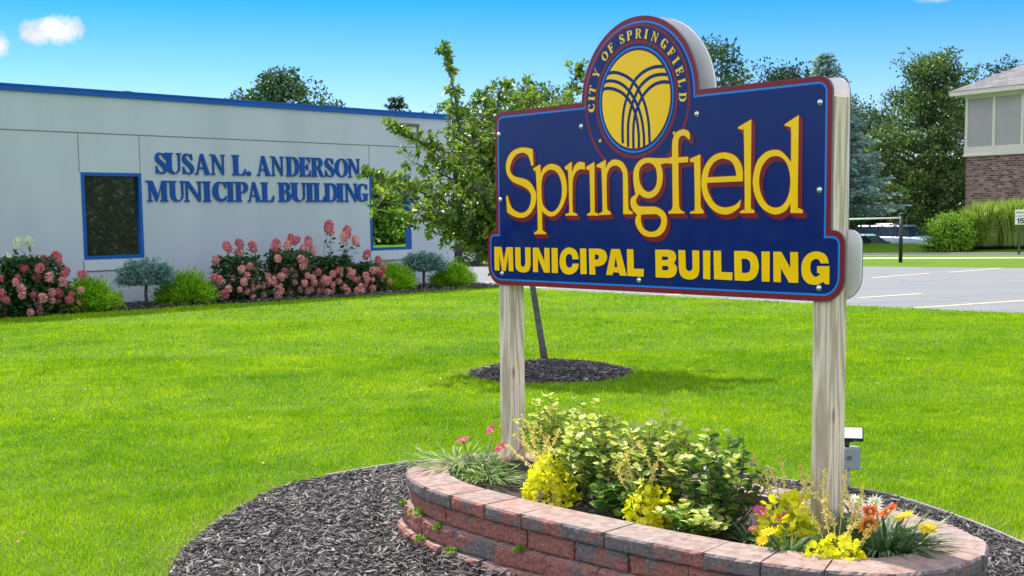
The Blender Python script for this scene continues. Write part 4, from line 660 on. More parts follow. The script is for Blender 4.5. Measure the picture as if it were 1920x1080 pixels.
SERIF = {"I":[[4,0,999,2,997,50,868,69,806,101,806,899,868,931,997,950,996,1000,1,998,3,950,132,931,194,899,194,101,132,69,3,50]],"L":[[2,0,939,2,998,320,922,318,820,142,668,60,506,60,473,69,440,99,439,899,473,931,544,950,543,1000,0,998,2,950,72,931,106,899,106,101,72,69,2,50]],"E":[[2,0,923,2,998,320,921,318,802,132,650,61,514,60,481,69,446,101,447,458,585,459,675,322,733,320,738,324,738,678,675,678,585,541,447,542,447,901,481,931,514,940,625,937,767,880,847,722,921,720,890,1000,0,998,2,950,73,931,108,899,108,101,73,69,2,50]],"F":[[3,0,599,2,598,50,521,69,484,99,484,458,633,459,731,322,799,322,800,676,794,680,731,678,633,541,484,542,484,901,521,931,557,940,677,937,831,880,917,722,997,720,964,1000,1,998,2,950,79,931,117,899,117,101,79,69,2,50]],"T":[[265,0,736,2,735,50,674,69,645,101,645,938,738,940,862,884,875,866,935,702,998,700,998,1000,0,998,2,700,65,702,135,881,262,940,355,938,355,101,326,69,265,50]],"U":[[461,0,536,0,583,5,692,36,767,76,813,112,873,188,890,225,904,292,904,900,932,932,998,953,998,1002,699,1001,700,953,767,932,795,900,795,282,777,208,731,132,675,88,611,69,560,72,530,82,503,96,461,132,415,208,397,282,397,900,425,932,491,953,493,1001,0,1001,2,953,68,932,96,900,96,292,110,225,127,188,187,112,271,53,362,18]],"A":[[2,0,253,2,252,50,205,63,199,71,263,273,271,280,581,278,639,71,637,65,608,48,610,0,1000,2,998,50,968,66,937,99,923,100,918,107,555,1000,384,1000,377,993,120,104,101,99,71,68,0,48],[558,350,288,352,432,804]],"N":[[76,0,345,2,344,50,287,69,259,101,261,779,813,2,913,2,914,899,941,931,998,950,998,1000,729,998,730,950,787,931,815,899,813,286,323,998,0,998,2,940,137,940,160,919,160,101,133,69,76,50]],"M":[[62,0,293,2,292,50,245,69,222,101,223,664,442,7,448,0,486,2,565,237,558,259,561,271,706,779,707,101,684,69,638,50,637,2,1000,2,999,50,952,69,929,101,929,936,933,940,998,940,998,1000,707,998,707,914,551,288,304,998,0,998,2,940,99,940,131,901,131,101,109,69,62,50]],"D":[[2,0,532,0,615,10,670,25,718,45,778,79,841,128,893,184,958,289,996,414,1003,531,987,631,948,731,892,818,815,895,718,955,670,975,615,990,532,1000,0,998,2,950,61,931,90,899,90,101,61,69,2,50],[474,60,432,60,404,68,373,101,373,899,402,931,432,940,490,937,534,921,574,892,611,851,649,786,681,701,698,626,707,541,707,459,698,374,681,299,649,214,611,149,574,108,534,79]],"P":[[2,0,531,2,530,50,461,69,429,99,429,438,677,443,736,453,813,478,856,499,928,552,966,599,996,662,1004,741,985,808,966,841,902,910,813,962,725,990,640,1000,0,998,2,950,70,931,103,899,103,101,70,69,2,50],[544,500,434,500,428,504,428,899,461,931,496,940,544,940,581,930,633,892,671,833,694,746,686,649,656,579,614,530,583,511]],"R":[[2,0,461,2,460,50,401,69,372,101,372,476,377,480,458,478,718,1,1000,2,998,50,903,78,895,84,645,494,734,534,796,585,839,649,859,721,852,796,817,868,771,920,700,965,629,990,556,1000,0,998,2,950,61,931,90,899,90,101,61,69,2,50],[472,540,377,540,372,544,372,899,401,931,431,940,470,940,492,935,537,902,577,831,590,764,587,691,567,624,527,568,500,549]],"B":[[2,0,631,0,689,5,769,23,855,59,911,98,952,139,989,199,1004,256,1000,316,978,373,925,440,855,491,783,522,721,539,804,574,864,618,912,682,931,741,927,798,894,868,845,918,765,965,674,992,602,1000,0,998,2,950,69,931,102,899,102,101,69,69,2,50],[547,60,489,60,457,68,422,99,424,490,544,490,585,479,613,460,647,418,676,348,684,249,661,159,613,90,585,71],[536,580,427,580,422,584,422,899,455,931,489,940,547,937,575,926,602,905,640,846,655,784,650,712,621,639,591,605,564,589]],"O":[[486,0,577,5,662,27,734,58,789,92,847,140,904,205,944,269,980,359,1000,482,993,582,970,670,944,731,911,785,857,850,789,908,722,948,656,975,577,995,512,1000,423,995,338,973,266,942,211,908,153,860,96,795,56,731,20,641,0,518,7,418,30,330,56,269,89,215,143,150,211,92,278,52,344,25,423,5],[505,59,466,64,426,83,377,132,343,185,300,301,286,364,276,462,276,538,286,636,316,753,343,815,377,868,426,917,466,936,498,941,534,936,574,917,623,868,657,815,700,699,714,636,724,538,724,462,714,364,684,247,657,185,623,132,574,83,534,64]],"Y":[[282,0,695,2,694,50,637,69,610,99,610,421,888,948,998,950,998,1000,732,998,734,950,797,950,801,944,562,478,342,947,390,952,390,998,0,998,2,950,72,950,79,946,365,421,365,99,338,69,282,50]],".":[[444,1,650,22,802,99,936,257,1000,453,978,650,901,802,743,936,547,1000,350,978,198,901,64,743,0,547,22,350,99,198,257,64]],"S":[[591,0,675,3,751,18,825,44,903,88,952,134,985,187,1000,232,995,314,961,379,889,446,659,575,469,660,382,712,313,773,290,814,289,848,325,895,379,924,453,937,518,924,618,877,661,847,720,785,794,682,893,667,848,966,841,980,780,980,708,950,661,947,480,995,429,1003,358,1003,268,992,194,971,135,942,67,891,39,858,10,805,0,766,10,686,53,618,154,529,261,472,422,402,547,333,633,276,687,211,697,182,691,137,661,108,616,84,552,68,477,68,389,89,310,133,214,217,171,277,127,367,41,368,38,14,45,10,97,10,147,41,169,47,211,48,339,28]],"G":[[461,0,551,3,755,57,921,59,921,406,928,410,1002,410,1004,456,998,460,492,458,494,410,623,408,624,146,615,107,591,91,527,78,490,80,467,89,410,134,372,192,351,254,335,354,326,621,343,716,381,823,418,876,459,904,532,922,597,917,653,896,727,843,772,783,831,672,898,670,907,967,824,968,750,960,696,962,580,990,510,1000,408,995,337,982,260,954,167,890,100,816,62,751,21,636,0,516,8,381,54,239,104,164,151,120,215,76,325,25,395,8]],"C":[[558,0,644,2,713,15,785,40,838,66,904,115,1003,251,940,294,765,171,723,153,655,138,597,138,569,143,527,159,489,185,455,222,419,282,386,411,379,481,379,631,390,708,412,776,452,851,511,920,538,936,565,945,619,945,662,932,700,914,771,860,812,806,878,684,958,670,940,985,865,985,789,975,695,970,525,1000,475,1000,407,992,331,975,238,934,150,868,65,768,37,706,7,574,0,431,22,344,80,249,168,155,271,86,399,33,482,10]]}
EMBLEM = [[[-1.2109,2.18],[-1.1782,2.1855],[-1.1362,2.1791],[-1.0802,2.157],[-1.0334,2.123],[-0.9999,2.0785],[-0.9707,2.0228],[-0.9526,1.9564],[-0.9477,1.9027],[-0.9453,1.8521]],[[-1.2352,2.1468],[-1.1934,2.1504],[-1.1451,2.1413],[-1.0975,2.1178],[-1.0548,2.08],[-1.0211,2.0325],[-0.996,1.9771],[-0.9835,1.9227],[-0.9794,1.8807],[-0.9787,1.8449]],[[-1.2471,2.1141],[-1.2069,2.1187],[-1.1584,2.1097],[-1.1106,2.0888],[-1.072,2.0574],[-1.044,2.0193],[-1.0238,1.973],[-1.013,1.9185],[-1.0106,1.8764],[-1.0107,1.8405]],[[-0.86,2.1803],[-0.9005,2.1843],[-0.9414,2.1807],[-0.9871,2.1674],[-1.0317,2.1407],[-1.0633,2.1017],[-1.0918,2.0499],[-1.1067,1.9967],[-1.1114,1.9365],[-1.1099,1.8696]],[[-0.8399,2.1454],[-0.8842,2.1495],[-0.9291,2.1461],[-0.9705,2.1304],[-1.0082,2.1029],[-1.0379,2.0607],[-1.0619,2.0116],[-1.075,1.9584],[-1.0769,1.9042],[-1.0763,1.8527]],[[-0.8239,2.1115],[-0.8681,2.1166],[-0.9087,2.112],[-0.9457,2.0976],[-0.9831,2.07],[-1.0101,2.0347],[-1.0322,1.9915],[-1.0426,1.9443],[-1.0444,1.8963],[-1.0429,1.842]]]
SEAL = [('C', -176.7), ('I', 174.5), ('T', 166.8), ('Y', 151.4), ('O', 132.8), ('F', 122.6), ('S', 107.0), ('P', 97.2), ('R', 85.9), ('I', 76.2), ('N', 65.3), ('G', 51.7), ('F', 40.1), ('I', 30.7), ('E', 20.5), ('L', 10.1), ('D', -2.3)]
ROW1 = [('S', -7.304, -7.073), ('U', -7.11, -6.777), ('S', -6.76, -6.525), ('A', -6.506, -6.185), ('N', -6.185, -5.864), ('L', -5.711, -5.408), ('.', -5.394, -5.294), ('A', -5.161, -4.85), ('N', -4.846, -4.541), ('D', -4.49, -4.167), ('E', -4.171, -3.885), ('R', -3.881, -3.556), ('S', -3.546, -3.305), ('O', -3.295, -2.948), ('N', -2.972, -2.646)]
ROW2 = [('M', -7.511, -7.068), ('U', -7.059, -6.73), ('N', -6.774, -6.369), ('I', -6.356, -6.181), ('C', -6.149, -5.837), ('I', -5.846, -5.682), ('P', -5.663, -5.375), ('A', -5.384, -5.085), ('L', -5.081, -4.779), ('B', -4.687, -4.381), ('U', -4.391, -4.017), ('I', -4.027, -3.842), ('L', -3.838, -3.554), ('D', -3.576, -3.231), ('I', -3.262, -3.074), ('N', -3.078, -2.729), ('G', -2.756, -2.441)]
# ------------------------------------------------------------------ the big sign
sign = empty('municipal_sign', s2w(-1.0, .05), RZ_S, 'large navy blue city sign with yellow lettering on two wooden posts', 'sign')
SX, SY = -1.0, .05
def L2(u, y, z=0): return (u - SX, y - SY, z)
for u0 in (-2.016, -.087):
    mb = MB(); seg = 24
    for k in range(seg):
        pass
    mb.box((-.0465, -.0445, 0), (.0465, .0445, 1.72))
    p = obj('post', mb.mesh('post'), M['post'], sign, L2(u0 + .0465, .0565, .27)); bevel(p, .004, 2); p['label'] = 'weathered timber post'
def arc(cx, cy, r, a0, a1, n=8): return [(cx + r * cos(R(a0 + (a1 - a0) * i / n)), cy + r * sin(R(a0 + (a1 - a0) * i / n))) for i in range(n + 1)]
AC = (-1.022, 2.054)
def board_loop(i):
    """outline of the board, inset by i"""
    xl, xr, yt, ys, yb, ax, bx = -2.014, .001, 2.068, 1.486, 1.213, -2.084, .066
    r = max(.008, .062 - i); rb = max(.02, .098 - i); rs = max(.02, .055 - i); ra = .3585 - i
    P = []
    P += arc(ax + i + rb, yb + i + rb, rb, 180, 270); P += arc(bx - i - rb, yb + i + rb, rb, 270, 360)
    P += arc(bx - i - rs, ys - i - rs, rs, 0, 90); P += [(xr - i, ys - i)]
    P += arc(xr - i - r, yt - i - r, r, 0, 90)
    th = math.degrees(math.asin(max(-1, (yt - i - AC[1]) / ra)))
    P += arc(AC[0], AC[1], ra, th, 180 - th, 48)
    P += arc(xl + i + r, yt - i - r, r, 90, 180); P += [(xl + i, ys - i)]
    P += arc(ax + i + rs, ys - i - rs, rs, 90, 180)
    return P
# front panel: cut-edge plate with painted face layers, each a thin film
fp = obj('front_panel', flat_poly([board_loop(0)], 0, .011, 'panel'), M['edge_metal'], sign, L2(0, 0))
def film(name, loops, z, mt, parent, t=.0005, label=None):
    o = obj(name, flat_poly(loops, -z, -z + t, name), M[mt], parent)
    if label: o['label'] = label
    return o
film('border', [board_loop(.0008)], .0007, 'maroon', fp)
film('blue_line', [board_loop(.0225)], .0012, 'sky_line', fp)
film('field', [board_loop(.0305)], .0017, 'navy', fp)
SCX, SCY = -1.032, 2.055
def circ(r, n=96, sq=1.012): return [(SCX + r * cos(2 * pi * i / n), SCY + r * sq * sin(2 * pi * i / n)) for i in range(n)]
film('seal_ring', [circ(.322), circ(.309)], .0022, 'maroon', fp); film('seal_ring', [circ(.252), circ(.237)], .0022, 'maroon', fp)
film('seal_ring', [circ(.2275), circ(.2195)], .0022, 'sky_line', fp); film('seal_ring', [circ(.2125), circ(.2085)], .0022, 'maroon', fp)
film('seal_disc', [circ(.2085)], .0027, 'yellow', fp)
# emblem: two fans of three arching ribbons that cross and run down together
def ribbon(pts, w):
    P = [np.array(p) for p in pts]; Q = []
    for i in range(len(P) - 1):
        p0 = P[max(i - 1, 0)]; p1, p2 = P[i], P[i + 1]; p3 = P[min(i + 2, len(P) - 1)]
        for k in range(6):
            t = k / 6; Q.append(.5 * ((2 * p1) + (p2 - p0) * t + (2 * p0 - 5 * p1 + 4 * p2 - p3) * t * t + (3 * p1 - p0 - 3 * p2 + p3) * t ** 3))
    Q.append(P[-1]); L_, R_ = [], []
    for i, q in enumerate(Q):
        d = Q[min(i + 1, len(Q) - 1)] - Q[max(i - 1, 0)]; d = d / np.linalg.norm(d); n = np.array([-d[1], d[0]]) * w / 2; L_.append(tuple(q + n)); R_.append(tuple(q - n))
    return L_ + R_[::-1]
em = None
for k, pts in enumerate(EMBLEM):
    em = ribbon(pts, .0148); em = [((x, y) if math.hypot(x - SCX, (y - SCY) / 1.012) < .2095 else (SCX + (x - SCX) * .2095 / math.hypot(x - SCX, (y - SCY) / 1.012), SCY + (y - SCY) * .2095 / math.hypot(x - SCX, (y - SCY) / 1.012))) for x, y in em]
    film('seal_ribbon', [em], .0031 + .00012 * k, 'navy', fp, .0004)
def pairs(a, s=1e-4): return [(a[i] * s, a[i + 1] * s) for i in range(0, len(a), 2)]
film('name_shadow', [pairs(q, 1e-4) for q in NAME_SHADOW], .0042, 'maroon', fp)
for g in NAME: film('letter', [pairs(q) for q in g], .0050, 'yellow', fp, .0007)
for g in CAPTION: film('letter', [pairs(q) for q in g], .0030, 'yellow', fp, .0007)
# small arched words round the seal
def glyph(ch, x0, y0, w, h): return [[(x0 + a[i] / 1000 * w, y0 + a[i + 1] / 1000 * h) for i in range(0, len(a), 2)] for a in SERIF[ch]]
WD = dict(C=.88, I=.46, T=.88, Y=.92, O=.96, F=.74, S=.70, P=.80, R=.92, N=.94, G=.90, E=.78, L=.76, D=.92)
for ch, ang in SEAL:
    a = R(ang); px, py = SCX + .2585 * cos(a), SCY + .2585 * 1.012 * sin(a); h = .0415; w = WD[ch] * h; rot = a - pi / 2
    lp = [[(px + x * cos(rot) - y * sin(rot), py + x * sin(rot) + y * cos(rot)) for x, y in q] for q in glyph(ch, -w / 2, 0, w, h)]
    film('letter', lp, .0028, 'yellow', fp)
for ang in (216.5, -34.5):
    a = R(ang); film('dot', [[(SCX + .279 * cos(a) + .0075 * cos(t), SCY + .279 * sin(a) + .0075 * sin(t)) for t in np.linspace(0, 2 * pi, 16, endpoint=False)]], .0028, 'yellow', fp)
# bolts
def bolt_mesh():
    mb = MB(); n = 14; prof = [(.0125, 0), (.0125, .002), (.0085, .003), (.0082, .007), (.005, .0098), (.0001, .0105)]
    for r, h in prof: mb.v += [(r * cos(2 * pi * k / n), -h, r * sin(2 * pi * k / n)) for k in range(n)]
    for j in range(len(prof) - 1):
        for k in range(n): mb.f.append((j * n + k, j * n + (k + 1) % n, (j + 1) * n + (k + 1) % n, (j + 1) * n + k))
    return mb.mesh('bolt', True)
bm_ = bolt_mesh(); bm_.materials.append(M['steel'])
for u, v in ((-1.981, 1.959), (-1.382, 1.961), (-.675, 1.968), (-.054, 1.968), (-1.975, 1.638), (-.052, 1.639), (-1.97, 1.271), (-1.012, 1.266), (-.049, 1.265)):
    o = bpy.data.objects.new('bolt', bm_); COL.objects.link(o); o.parent = fp; o.location = (u, -.002, v)
bp = obj('back_panel', flat_poly([board_loop(0)], .102, .110, 'back'), M['white_metal'], sign, L2(0, 0)); bp['label'] = 'white back of the rear sign panel'
obj('cut_edge', flat_poly([board_loop(-.0012)], .1102, .1135, 'edge'), M['edge_metal'], bp)

# ------------------------------------------------------------------ office building
RZ_B = pi / 2 - R(42.92); C0 = (-1.2377 * 1.09, 27.4814 * 1.09)
bld = empty('office_building', (C0[0], C0[1], -.1395), RZ_B, 'low pale grey stucco office with blue roof edge and raised blue letters', 'building')
bld.scale = (1.09, 1.09, 1.09)
HW = 3.66
def wall_with_holes(x0, x1, z0, z1, holes, th, name, mt, parent):
    loops = [[(x0, z0), (x1, z0), (x1, z1), (x0, z1)]] + [[(a, b), (c, b), (c, d), (a, d)] for a, b, c, d in holes]
    return obj(name, flat_poly(loops, 0, th, name), M[mt], parent)
W1 = (-8.71, .925, -7.585, 2.385); W2 = (-2.395, .905, -1.265, 2.42)
wall_with_holes(-16, 0, -.1, HW, [W1, W2], .25, 'wall', 'stucco', bld)
mb = MB(); mb.box((-.25, .252, -.1), (0, 13, HW)); mb.box((-16, 12.75, -.1), (-.252, 13, HW)); mb.box((-16, .252, -.1), (-15.75, 12.74, HW)); obj('wall', mb.mesh('wall'), M['stucco'], bld)
mb = MB(); mb.box((-16.03, -.035, HW - .005), (.035, 13.03, HW + .095)); rf = obj('roof', mb.mesh('roof'), M['blue_metal'], bld)
mb = MB(); mb.box((-16.04, -.045, HW + .075), (.045, .0, HW + .105)); mb.box((.0, .002, HW + .075), (.045, 13.04, HW + .105)); obj('roof_edge', mb.mesh('edge'), M['blue_metal'], rf)
mb = MB(); mb.box((-7.78, .05, HW + .095), (-7.66, .2, HW + .13)); obj('roof_vent', mb.mesh('vent'), M['grey_box'], rf)
# shadow joints in the render
mb = MB()
for a in ((-16, 3.030, -.0, 3.046),): mb.box((a[0], -.004, a[1]), (a[2], -.0005, a[3]))
for x, z0, z1 in ((-8.73, 2.385, 3.03), (-7.594, 2.385, 3.03), (-2.385, 2.42, 3.03), (-8.73, 0, .9), (-7.58, 0, .745), (-2.40, 0, .9), (-13, 0, 3.03)): mb.box((x - .006, -.003, z0), (x + .006, -.0005, z1))
obj('joint', mb.mesh('joint'), M['joint'], bld)
for (a, b, c, d), zs in ((W1, .735), (W2, .70)):
    w = .056; fr = obj('window', flat_poly([[(a, b), (c, b), (c, d), (a, d)], [(a + w, b + w), (c - w, b + w), (c - w, d - w), (a + w, d - w)]], -.012, .09, 'frame'), M['blue_metal'], bld)
    mb = MB(); mb.box((a + w - .01, .055, b + w - .01), (c - w + .01, .065, d - w + .01)); obj('pane', mb.mesh('pane'), M['glass' if a < -5 else 'glass_bright'], fr)
    mb = MB(); mb.box((a, -.022, zs), (c, -.0006, b - .012)); obj('sill', mb.mesh('sill'), M['sill'], bld)
    mb = MB(); mb.box((a, -.012, zs - .014), (c, -.0006, zs - .001)); obj('joint', mb.mesh('joint'), M['joint'], bld)
for row, z0, h in ((ROW1, 2.382, .370), (ROW2, 1.896, .366)):
    for i, (ch, a, b) in enumerate(row):
        zz, hh = (z0, h) if ch != '.' else (z0 - .01, .09)
        o = obj('letter', flat_poly(glyph(ch, a, zz, b - a, hh), -.030 - .0007 * (i % 2), -.004, 'letter'), M['letter_blue'], bld)
# wall light
wl = empty('wall_light', (0, 0, 0)); wl.parent = bld
mb = MB(); mb.box((-1.55, -.16, 3.455), (-1.11, -.001, 3.51)); mb.box((-1.54, -.14, 3.33), (-1.49, -.001, 3.455)); mb.box((-1.17, -.14, 3.33), (-1.12, -.001, 3.455)); mb.box((-1.55, -.15, 3.31), (-1.11, -.001, 3.33))
obj('housing', mb.mesh('housing'), mat('bronze_housing', (.10, .09, .085), .5), wl)
mb = MB(); mb.box((-1.49, -.125, 3.33), (-1.17, -.003, 3.455)); obj('lens', mb.mesh('lens'), mat('milky_lens', (.55, .55, .52), .3), wl)
wl.name = 'wall_light'

# ------------------------------------------------------------------ floodlight behind the right post
fl = empty('floodlight', (1.835, 6.80, 0), R(0), 'small floodlight on grey junction box and pipe behind right sign post', 'lamp')
mb = MB(); mb.tube([(.0, 0, -.05), (.0, 0, .15)], .017, 12); obj('pipe', mb.mesh('pipe', True), M['grey_box'], fl)
mb = MB(); mb.box((-.055, -.03, .148), (.068, .035, .270)); bx = bevel(obj('junction_box', mb.mesh('box'), M['grey_box'], fl), .004); mb = MB()
mb.box((-.050, -.034, .153), (.060, -.0302, .265)); o = bevel(obj('cover', mb.mesh('cover'), M['grey_box'], bx), .001); mb = MB(); mb.tube([(.005, -.034, .215), (.005, -.039, .215)], .013, 12); obj('plug', mb.mesh('plug'), M['edge_metal'], bx)
mb = MB(); mb.tube([(0, 0, .27), (0, 0, .285), (.004, .004, .305)], [.014, .012, .016], 10); mb.box((-.025, -.008, .298), (.03, .012, .308)); obj('swivel', mb.mesh('swivel', True), M['black'], fl)
hd = empty('lamp_head', (.03, .0, .347), 0); hd.parent = fl; hd.rotation_euler = (R(-38), 0, R(-14))
mb = MB(); mb.box((-.058, 0, -.04), (.058, .03, .04)); bevel(obj('housing', mb.mesh('h'), M['black'], hd), .006); mb = MB(); mb.box((-.051, -.003, -.033), (.051, -.0006, .033)); obj('lens', mb.mesh('l'), M['lens'], hd)

# ------------------------------------------------------------------ young crabapple behind the sign
def crabapple():
    global rng
    keep = rng; rng = np.random.default_rng(31)
    base = (.345, 12.80, 0); root = empty('young_tree', base, 0, 'young crabapple with slim leaning grey trunk and glossy leaves behind the sign', 'tree')
    def W(px, py, dy=0.0):
        Yd = 12.80 + dy; return np.array([(px - 960) / 2350 * Yd - base[0], dy, CAM_H + (404 - py) / 2350 * Yd])
    mb = MB(); fork = W(998, 520); mid = W(990, 455)
    mb.tube([(0, 0, 0), tuple(W(1016, 640)), tuple(W(1006, 575)), tuple(fork), tuple(mid), tuple(W(965, 330))], [.042, .034, .031, .029, .025, .014], 12)
    ends = [(842, 92, 0, 1.0), (855, 245, .3, .4), (905, 170, .2, .4), (945, 168, -.1, .5), (985, 165, .3, .45), (1010, 180, -.3, .5), (1092, 128, .1, .6), (1062, 190, -.2, .4), (742, 238, -.2, .8), (690, 318, -.1, .9), (735, 330, .3, .5), (720, 372, -.4, .5), (765, 405, .2, .5),
            (780, 300, .4, .5), (800, 345, -.5, .4), (815, 405, -.3, .5), (845, 425, .4, .5), (880, 440, -.2, .6), (915, 462, 0, .7), (820, 290, .0, .4), (870, 290, -.5, .4), (900, 340, .5, .3), (870, 380, -.6, .4), (915, 420, .5, .3), (925, 250, -.4, .3), (900, 215, .4, .4), (960, 230, .5, .3), (1030, 260, .5, .3), (1100, 300, .3, .4), (1050, 380, -.4, .4), (1120, 420, .2, .4), (1010, 440, .6, .3), (960, 400, -.6, .3), (1160, 340, .1, .4), (1120, 250, 0, .4), (1180, 430, 0, .4), (1200, 270, .2, .3), (1235, 340, -.2, .3), (1210, 420, .3, .3), (1150, 470, -.4, .3), (1275, 320, 0, .3), (1100, 480, .4, .3), (1060, 440, -.5, .3)]
    VIA = {842: W(868, 245)}
    spine = [W(998, 520), W(990, 455), W(975, 390), W(965, 330)]; parts = []
    for px, py, dy, thin in ends:
        e = W(px, py, dy); s = spine[min(3, int(rng.random() * 2) + (2 if py < 280 else 1 if py < 400 else 0))]
        if px in VIA:
            v1 = VIA[px]; h1 = polyline_pts(W(965, 330), v1, .05, 4); pl = h1[:-1] + polyline_pts(v1, e, .02, 6)
        else: pl = polyline_pts(s, e, .07, 9)
        mb.tube(pl, [.017 * (1 - i / 9) + .003 for i in range(9)], 5, False)
        pl = np.array(pl)
        for i in range(2, 9):
            tip = i / 8; n = int((80 - 54 * tip) if thin < .6 else (56 - 32 * tip)); spread = (.30 if thin < .6 else .20) * (1.06 - .62 * tip) * (.4 if thin >= .9 and tip > .6 else 1) + .03
            c = pl[i] if i == 8 else (pl[i] + (pl[i + 1] - pl[i]) * rng.random())
            # leafy twiglets: leaves sit along each small twig
            nt_ = max(2, n // 7)
            for _ in range(nt_):
                d0 = unit(rng.normal(size=3) + np.array([0, 0, .25])); q = c + d0 * spread * (.55 + .75 * rng.random()) * np.array([1, 1, .85])
                mb.tube([tuple(c), tuple((c + q) / 2 + rng.normal(size=3) * .015), tuple(q)], [.004, .003, .0012], 3, False)
                k = 9; tt = .3 + .7 * np.sort(rng.random(k)); p = c + (q - c) * tt[:, None] + rng.normal(size=(k, 3)) * .012
                ax = unit(rng.normal(size=(k, 3)) * .7 + d0 * .6 + np.array([0, 0, .1])); nm = unit(rng.normal(size=(k, 3)) * .6 + np.array([0, 0, .8])); l = (.060 + .028 * rng.random(k)) * (1.1 - .3 * tt)
                parts.append(scatter(p, ax, nm, l, l * .52, T_ROUND))
        # erect shoot leaves at the ends
        if thin >= .6:
            for t in np.linspace(.45, 1.0, 26):
                f = t * 8; i = min(7, int(f)); c = pl[i] * (1 - (f - i)) + pl[i + 1] * (f - i); dd = unit(pl[i + 1] - pl[i])
                ax = unit(rng.normal(size=(3, 3)) * .8 + dd * .5); parts.append(scatter(np.repeat(c[None], 3, 0), ax, rng.normal(size=(3, 3)) * .5 + dd, .06 + .02 * rng.random(3), .032, T_ROUND))
    obj('trunk', mb.mesh('trunk', True), M['bark_young'], root); V, F = join(parts); obj('crown', npmesh('crown', V, F), M['crab'], root); rng = keep
crabapple()
# ------------------------------------------------------------------ shrubs along the office wall
def hydrangea(loc, heads, wx, h, label, seed, n_leaf=1500):
    global rng
    keep = rng; rng = np.random.default_rng(seed)
    r = empty('hydrangea', loc, RZ_B, label, 'shrub', 'hydrangeas along the office wall')
    mb = MB(); C = []
    for (x, z, mt, s) in heads:
        y = -.16 - .34 * rng.random() if z < h * .72 else -.1 * rng.random(); tip = (x, y, z - s * .06); mb.tube(polyline_pts((x * .25, 0, 0), tip, .1, 5), [.010, .008, .007, .006, .004], 4, False)
        C.append((x, y, z, mt, s))
    obj('stems', mb.mesh('stems'), M['wood_stem'], r)
    # leaves: mound plus some along the tall stems
    n = n_leaf; th = rng.random(n) * 2 * pi; q = rng.random(n) ** .5; zz = rng.random(n) ** .8
    P = np.stack([np.cos(th) * wx * q * (1 - .35 * zz ** 2), np.sin(th) * .42 * q, zz * h * .80], 1)
    for (x, y, z, mt, s) in C:
        k = 15; t = .35 + .6 * rng.random(k); P = np.concatenate([P, np.stack([x * (.25 + .75 * t), y * t, z * t - .03], 1) + rng.normal(size=(k, 3)) * .035])
    n = len(P); ax = unit(rng.normal(size=(n, 3)) * [1, 1, .5]); nm = unit(rng.normal(size=(n, 3)) * .55 + [0, -.3, 1]); l = .085 + .05 * rng.random(n)
    V, F = scatter(P, ax, nm, l, l * .55, T_LEAF); obj('foliage', npmesh('foliage', V, F), M['hleaf'], r)
    for (x, y, z, mt, s) in C:
        me = HEAD[(mt, int(rng.integers(3)))]; o = bpy.data.objects.new('flower_head', me); COL.objects.link(o); o.parent = r
        o.location = (x, y, z); o.rotation_euler = (rng.normal() * .3 + .15, rng.normal() * .3 + x * .3, rng.random() * 6); o.scale = (s, s, s * (1.35 if z > h * .72 else 1.0))
    rng = keep; return r
HEAD = {}
for mt in ('hpink', 'hrose', 'hwhite'):
    for k in range(3):
        n = 420; d = rdir(n); z = d[:, 2]; rad = .070 * (1 - .42 * np.maximum(z, 0)); P = d * rad[:, None] * [.95, .95, 1.3] * (.86 + .16 * rng.random((n, 1)))
        V, F = scatter(P, rdir(n), d + rng.normal(size=(n, 3)) * .3, .021, .021, T_DIAM); me = npmesh('flower_head', V, F); me.materials.append(M[mt]); HEAD[(mt, k)] = me
def auto_heads(n, wx, h, seed, dark=.3, low=.08):
    r = np.random.default_rng(seed); out = []
    k = 0
    while len(out) < n and k < 4000:
        k += 1; x = r.uniform(-wx, wx); top = h * (.80 - .35 * (x / wx) ** 2); z = r.uniform(low, top)
        if any(abs(x - o[0]) < .085 and abs(z - o[1]) < .085 for o in out): continue
        out.append((x, z, 'hrose' if r.random() < dark * (z / h) * 1.6 else 'hpink', .70 + .45 * r.random()))
    return out
hydrangea((-8.09, 20.89, .02), auto_heads(34, .78, 1.05, 1, .6) + [(.05, 1.24, 'hwhite', 1.0), (-.13, 1.22, 'hwhite', .95), (-.30, .98, 'hwhite', .9), (.52, .95, 'hrose', 1.3), (.30, .92, 'hrose', 1.0), (.62, .72, 'hrose', 1.15), (.78, .66, 'hrose', 1.1), (-.5, 1.1, 'hpink', 1)], .80, 1.2, 'pink hydrangea with two cream spires at the far left of the office wall', 41, 2300)
hydrangea((-5.21, 23.99, .02), auto_heads(26, .60, .9, 2) + [(-.28, 1.05, 'hrose', 1.2), (.0, 1.10, 'hrose', 1.1), (.32, 1.04, 'hrose', 1.2), (-.02, .92, 'hpink', 1.1), (-.5, .80, 'hpink', .9), (-.72, .48, 'hrose', 1.1), (-.6, .44, 'hpink', 1.2)], .62, 1.05, 'pink hydrangea leftmost of the central clump, next to a bright green mound', 42, 1500)
hydrangea((-4.39, 24.87, .02), auto_heads(34, .62, .92, 3) + [(-.32, 1.06, 'hrose', 1.35), (.05, 1.17, 'hrose', 1.15), (.17, 1.13, 'hrose', 1.1), (.42, 1.12, 'hrose', 1.2), (-.08, 1.04, 'hpink', 1.1), (.30, .96, 'hpink', 1.2), (.55, .93, 'hpink', 1.1), (-.05, .78, 'hpink', 1.1), (-.5, .80, 'hpink', 1)], .64, 1.12, 'tall pink hydrangea with deep rose tops in the middle of the central clump', 43, 2000)
hydrangea((-3.68, 25.63, .02), auto_heads(40, .58, .66, 4, .1) + [(-.03, 1.40, 'hrose', 1.45), (-.0, 1.32, 'hpink', 1.1), (.44, 1.28, 'hrose', 1.4), (.34, 1.18, 'hpink', 1.2), (.60, 1.10, 'hpink', 1.1)], .58, .95, 'pink hydrangea with two tall flowering stems rising above the clump', 44, 1700)
